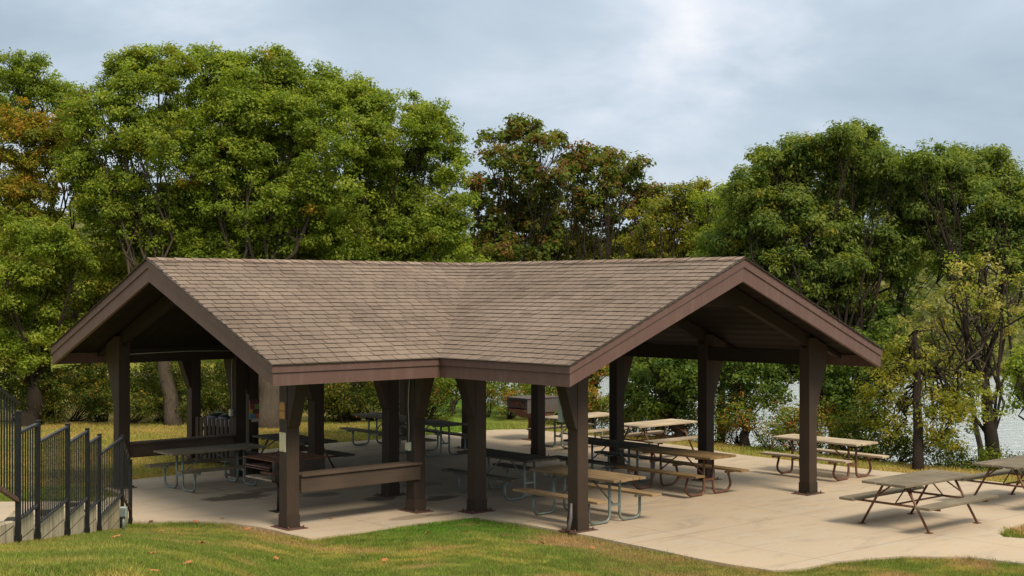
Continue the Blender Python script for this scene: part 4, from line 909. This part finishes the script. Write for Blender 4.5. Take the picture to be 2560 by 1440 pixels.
tree('pin_oak_tree', gz(2500, 31.2), [(2325, 480, 65), (2350, 560, 75), (2385, 395, 35), (2350, 410, 45), (2440, 415, 45), (2400, 450, 60), (2480, 430, 40), (2310, 440, 50), (2520, 470, 45), (2350, 520, 80), (2450, 530, 90), (2530, 560, 70), (2590, 520, 45), (2400, 640, 100), (2520, 660, 90), (2600, 640, 70), (2280, 450, 45), (2300, 415, 40), (2250, 470, 45), (2590, 480, 45), (2490, 400, 28)], 36.2, 'willow', 'second dark green oak behind the dome shaped one at the right edge', group=TG, trunk_r=.20, seed=33, dens=1.7, per=84, size=.115, asp=.40, droop=.4)
tree('locust_tree', fill=False, base=tuple(gnd(2455, 1125, -.4)), lobes_px=[(2420, 690, 50), (2470, 680, 45), (2380, 740, 40), (2500, 740, 55), (2560, 720, 50), (2440, 780, 50), (2300, 800, 40), (2350, 790, 40), (2270, 860, 35), (2330, 860, 45), (2400, 850, 40), (2510, 820, 40), (2560, 790, 35), (2250, 900, 20), (2380, 900, 30), (2480, 900, 30), (2440, 960, 32), (2485, 1010, 26), (2350, 980, 28), (2520, 950, 26), (2400, 1030, 24)], d=33.5, pal='pale', label='sparse yellowish tree with a crooked lichen grey trunk by the lake', group=TG, trunk_r=.07, bark='bark_pale', seed=34, dens=1.1, rad=.24, per=34, size=.085, inner=.2, accent=('oak', .3), twigs=22, twr=.012, fork=.5, lean=tuple(at(2415, 905, 33.5)), limb=.28)
tree('locust_tree', tuple(gnd(2297, 1172, -.0)), [(2230, 950, 38), (2200, 1000, 36), (2260, 1030, 30), (2350, 960, 40), (2390, 1010, 36), (2330, 1050, 30), (2290, 900, 45), (2240, 890, 40), (2420, 970, 25), (2170, 950, 26), (2380, 1050, 32), (2430, 1040, 28), (2180, 1050, 28), (2240, 1080, 24), (2350, 1100, 20)], 31., 'yellowgreen', 'tree with a straight dark trunk and olive leaves in front of the lake', group=TG, trunk_r=.105, seed=35, dens=1.25, rad=.26, per=40, size=.08, inner=.2, fork=.75, lean=tuple(at(2285, 830, 31.2)), twigs=12, accent=('pale', .15))
tree('oak_tree', gz(2640, 28.9), [(2550, 930, 32), (2580, 980, 40), (2540, 990, 26), (2590, 900, 40), (2620, 950, 50)], 30.5, 'oak', 'bright green leafy tree hanging in at the right picture edge', group=TG, trunk_r=.12, seed=36, dens=1.7, rad=.28, per=50, size=.09)
# shade trees on the bank seen under the roof
tree('bank_tree', gz(1990, 34.3), [(1960, 870, 50), (2040, 860, 50), (2110, 870, 50), (1990, 930, 45), (2240, 800, 45), (2200, 860, 45), (2260, 740, 45)], 35.5, 'oakdark', 'dark leafy tree filling the space right of the gable eave', group=TG, trunk_r=.13, seed=51, dens=1.4, rad=.28, per=44, size=.11)
tree('bank_tree', gz(1700, 35.5), [(1600, 930, 50), (1670, 930, 55), (1740, 950, 50), (1580, 980, 40), (1640, 1000, 45), (1700, 1010, 45), (1580, 1030, 28), (1620, 900, 40), (1700, 880, 50)], 36., 'oakdark', 'dark green tree on the bank seen left of the middle gable post', group=TG, trunk_r=.14, seed=37, dens=1.7, rad=.28, per=44, size=.10)
tree('bank_tree', gz(1858, 34.), [(1820, 920, 50), (1890, 930, 50), (1950, 920, 45), (1830, 980, 45), (1900, 990, 45), (1960, 980, 40), (1860, 870, 50), (1800, 1030, 30)], 35., 'oakdark', 'dark green tree on the bank seen between the two gable posts', group=TG, trunk_r=.13, seed=38, dens=1.35, rad=.28, per=44, size=.10)
tree('bank_tree', gz(2168, 33.5), [(2060, 920, 50), (2120, 930, 50), (2180, 900, 45), (2080, 980, 45), (2150, 990, 45), (2060, 1030, 32), (2120, 1040, 34), (2180, 1050, 30), (2200, 960, 30)], 34., 'oakdark', 'dark green tree with an ivied trunk right of the right gable post', group=TG, trunk_r=.17, seed=39, dens=1.3, rad=.26, per=42, size=.09)
tree('bank_tree', gz(1120, 43.), [(1110, 940, 45), (1160, 960, 40), (1090, 980, 35), (1230, 930, 40), (1260, 980, 32), (1180, 900, 50)], 43., 'oak', 'green tree over the water seen left of the roof valley post', group=TG, trunk_r=.12, seed=40, dens=1.1, rad=.3, per=42, size=.11)
tree('bank_tree', gz(1340, 41.), [(1310, 950, 35), (1370, 960, 40), (1430, 950, 30), (1340, 900, 50)], 41.5, 'oak', 'leafy tree seen above the raised grill, its leaves part rusty', group=TG, trunk_r=.12, seed=41, dens=1.3, rad=.32, per=50, size=.11, accent=('redmix', .6))
tree('bank_tree', gz(1482, 39.), [(1480, 960, 18), (1485, 1000, 18), (1478, 1040, 18), (1500, 930, 24)], 39., 'flower', 'narrow tree clad in red leaves beside the front gable corner post', group=TG, trunk_r=.07, seed=42, dens=1.6, rad=.22, per=50, size=.08)
tree('bank_tree', gz(340, 44.), [(380, 930, 45), (350, 980, 40), (420, 970, 40), (530, 940, 30), (520, 990, 28), (560, 930, 26), (150, 960, 45), (60, 980, 50), (250, 980, 40)], 45., 'oak', 'leafy young tree behind the hedge seen through the left gable', group=TG, trunk_r=.1, seed=43, dens=1.3, rad=.3, per=42, size=.12, inner=.2, accent=('flower', .12))
tree('bank_tree', gz(820, 45.), [(760, 950, 40), (830, 960, 45), (900, 950, 45), (970, 960, 40), (720, 980, 30), (900, 1000, 36)], 46., 'oak', 'leafy young tree behind the hedge seen under the front left eave', group=TG, trunk_r=.1, seed=44, dens=1.3, rad=.3, per=42, size=.12)
# hedge shrubs along the back lawn and flowering shrubs along the bank: each a thing
HL = ['far left', 'left']
def shrub(px, d, r_m, h_m, pal, seed, label, group, accent=None, dens=1.5, size=.075):
    rg = np.random.default_rng(seed); b = np.array(gz(px, d)); lob = []
    for k in range(7):
        zf = .22+.5*k/6; lob.append((b+np.array([rg.uniform(-.75, .75)*r_m*(1.15-zf), rg.uniform(-.5, .5)*r_m, h_m*zf]), r_m*rg.uniform(.38, .55)))
    C, Nn, own = crown_pts(lob, rg, dens*2.2, .20, .35); C[:, 2] = np.maximum(C[:, 2], b[2]+.05); root = empty('shrub', tuple(b))
    me, m = leaf_mesh('foliage', C-b, Nn, .20, 26, size, .5, pal, seed+1, flat=.8, accent=accent); TOTAL[0] += m; link('foliage', me, M['leaf'], root)
    mb = MB()
    for k in range(0, min(len(C), 26)): mb.tube(wob((rg.normal()*.05, rg.normal()*.05, -.05), C[k]-b, 3, .03, rg), [.013, .01, .008, .004], 4, caps=False)
    mb.build('stem', M['bark'], root, recalc=False); tag(root, label, 'shrub', group)
pl_ = [(-40, 'dark leafy shrub of the hedge past the left picture edge'), (30, 'dark leafy hedge shrub behind the top of the guard rail'), (105, 'hedge shrub behind the second guard rail post'), (180, 'hedge shrub behind the third guard rail post'), (250, 'hedge shrub behind the small trunk left of the pavilion'), (320, 'hedge shrub right behind the far left gable post'), (390, 'hedge shrub in the left of the gap under the left gable'), (450, 'hedge shrub at the foot of the pale forked trunk'), (520, 'hedge shrub directly behind the bin enclosure'), (590, 'hedge shrub behind the post with the grey switch box'), (650, 'hedge shrub left of the stout ridged trunk'), (720, 'hedge shrub behind the front left post'), (790, 'hedge shrub between the front left post and the forked dark trunk'), (860, 'hedge shrub at the foot of the forked dark trunk'), (930, 'hedge shrub above the far left picnic table'), (1000, 'hedge shrub behind the inner dark posts'), (1070, 'hedge shrub at the pond end of the back hedge')]
for i, (px, lab) in enumerate(pl_):
    shrub(px, 40.3+.5*math.sin(i*2.3)+(i > 12)*.2, 1.25, 1.55+.6*((i*7) % 5)/5, 'hedge', 200+i, lab, 'shrubs of the hedge along the back lawn', accent=('flower', .10))
FS = [(1215, 40.5, 'flowering shrub left of the raised grill'), (1275, 39.8, 'shrub directly behind the raised grill column'), (1345, 39.2, 'shrub behind the inner post by the raised grill'), (1410, 38.3, 'shrub behind the sunbleached table on galvanised loops'), (1475, 37.6, 'shrub with orange leaves beside the front gable corner post'), (1530, 36.8, 'shrub behind the post left of the pale A-frame table'), (1590, 36.0, 'orange flowered shrub under the left end of the pale A-frame table'), (1650, 35.3, 'orange flowered shrub behind the middle of the pale A-frame table'), (1710, 34.7, 'shrub behind the right end of the pale A-frame table'), (1790, 33.9, 'flowering shrub just right of the middle gable post'), (1850, 33.2, 'tall green shrub between the two gable posts'), (1920, 32.5, 'flowering shrub left of the right gable post'), (1985, 31.9, 'shrub directly behind the right gable post'), (2050, 31.5, 'shrub behind the pale table on brown pipe loops'), (2120, 31., 'green shrub behind the right end of the brown pipe table'), (2190, 30.6, 'low shrub at the lake edge right of the brown pipe table'), (2245, 30.2, 'low thin shrub left of the straight dark trunk'), (2345, 30., 'leafy shrub right of the straight dark trunk'), (2400, 29.9, 'shrub behind the lone front table'), (2455, 29.6, 'shrub at the foot of the crooked pale trunk'), (2510, 29.3, 'shrub behind the table at the right edge'), (2560, 29., 'shrub cut by the right picture edge')]
for i, (px, d, lab) in enumerate(FS):
    tall = {10: 1.5, 9: 1.25, 8: 1.1, 14: 1.05, 17: 1.15, 19: 1.2, 20: 1.1}.get(i, .95)
    if i in (15, 16): tall = .6
    shrub(px, d+(1.5 if i < 14 else .85), .95 if i < 14 else .8, tall*(1.2 if i < 14 else 1.0), 'flower' if i < 14 else 'hedge', 300+i, lab, 'shrubs along the bank of the lake', accent=('oak', .5) if i < 14 else ('oak', .35), size=.065)
# far wood closing the horizon (uncountable)
rg = np.random.default_rng(77); cs = []
for k in range(1500):
    px = rg.uniform(-400, 3000); d = rg.uniform(120, 230) if px > 1050 else rg.uniform(72, 150)
    p = at(px, 724, d); hz = float(height(p[0], p[1])); topy = 640+40*math.sin(px/170.)+20*math.sin(px/61.)
    if px < 1100: topy = 560+30*math.sin(px/90.)
    if px > 2350: topy = 700
    ztop = 3.84+(724-topy)/F*d
    cs.append((p[0], p[1], hz+ (ztop-hz)*rg.uniform(.12, 1.)**.8))
for k in range(700):
    px = rg.uniform(1000, 3000); d = rg.uniform(101, 135); p = at(px, 724, d); hz = float(height(p[0], p[1]))
    if px > 2380 and rg.random() < .75: continue
    cs.append((p[0], p[1], hz+rg.uniform(.3, 4.5)))
C = np.array(cs); Nn = rg.normal(size=C.shape); Nn /= np.linalg.norm(Nn, axis=1)[:, None]; Nn[:, 2] = abs(Nn[:, 2])
me, m = leaf_mesh('far_wood', C, Nn, 3.0, 120, .6, .6, 'far', 78, flat=.7, accent=('yellowgreen', .12)); TOTAL[0] += m
tag(link('far_wood', me, M['leaf']), 'pale green far wood closing the view across lake and lawn', 'wood', kind='stuff')
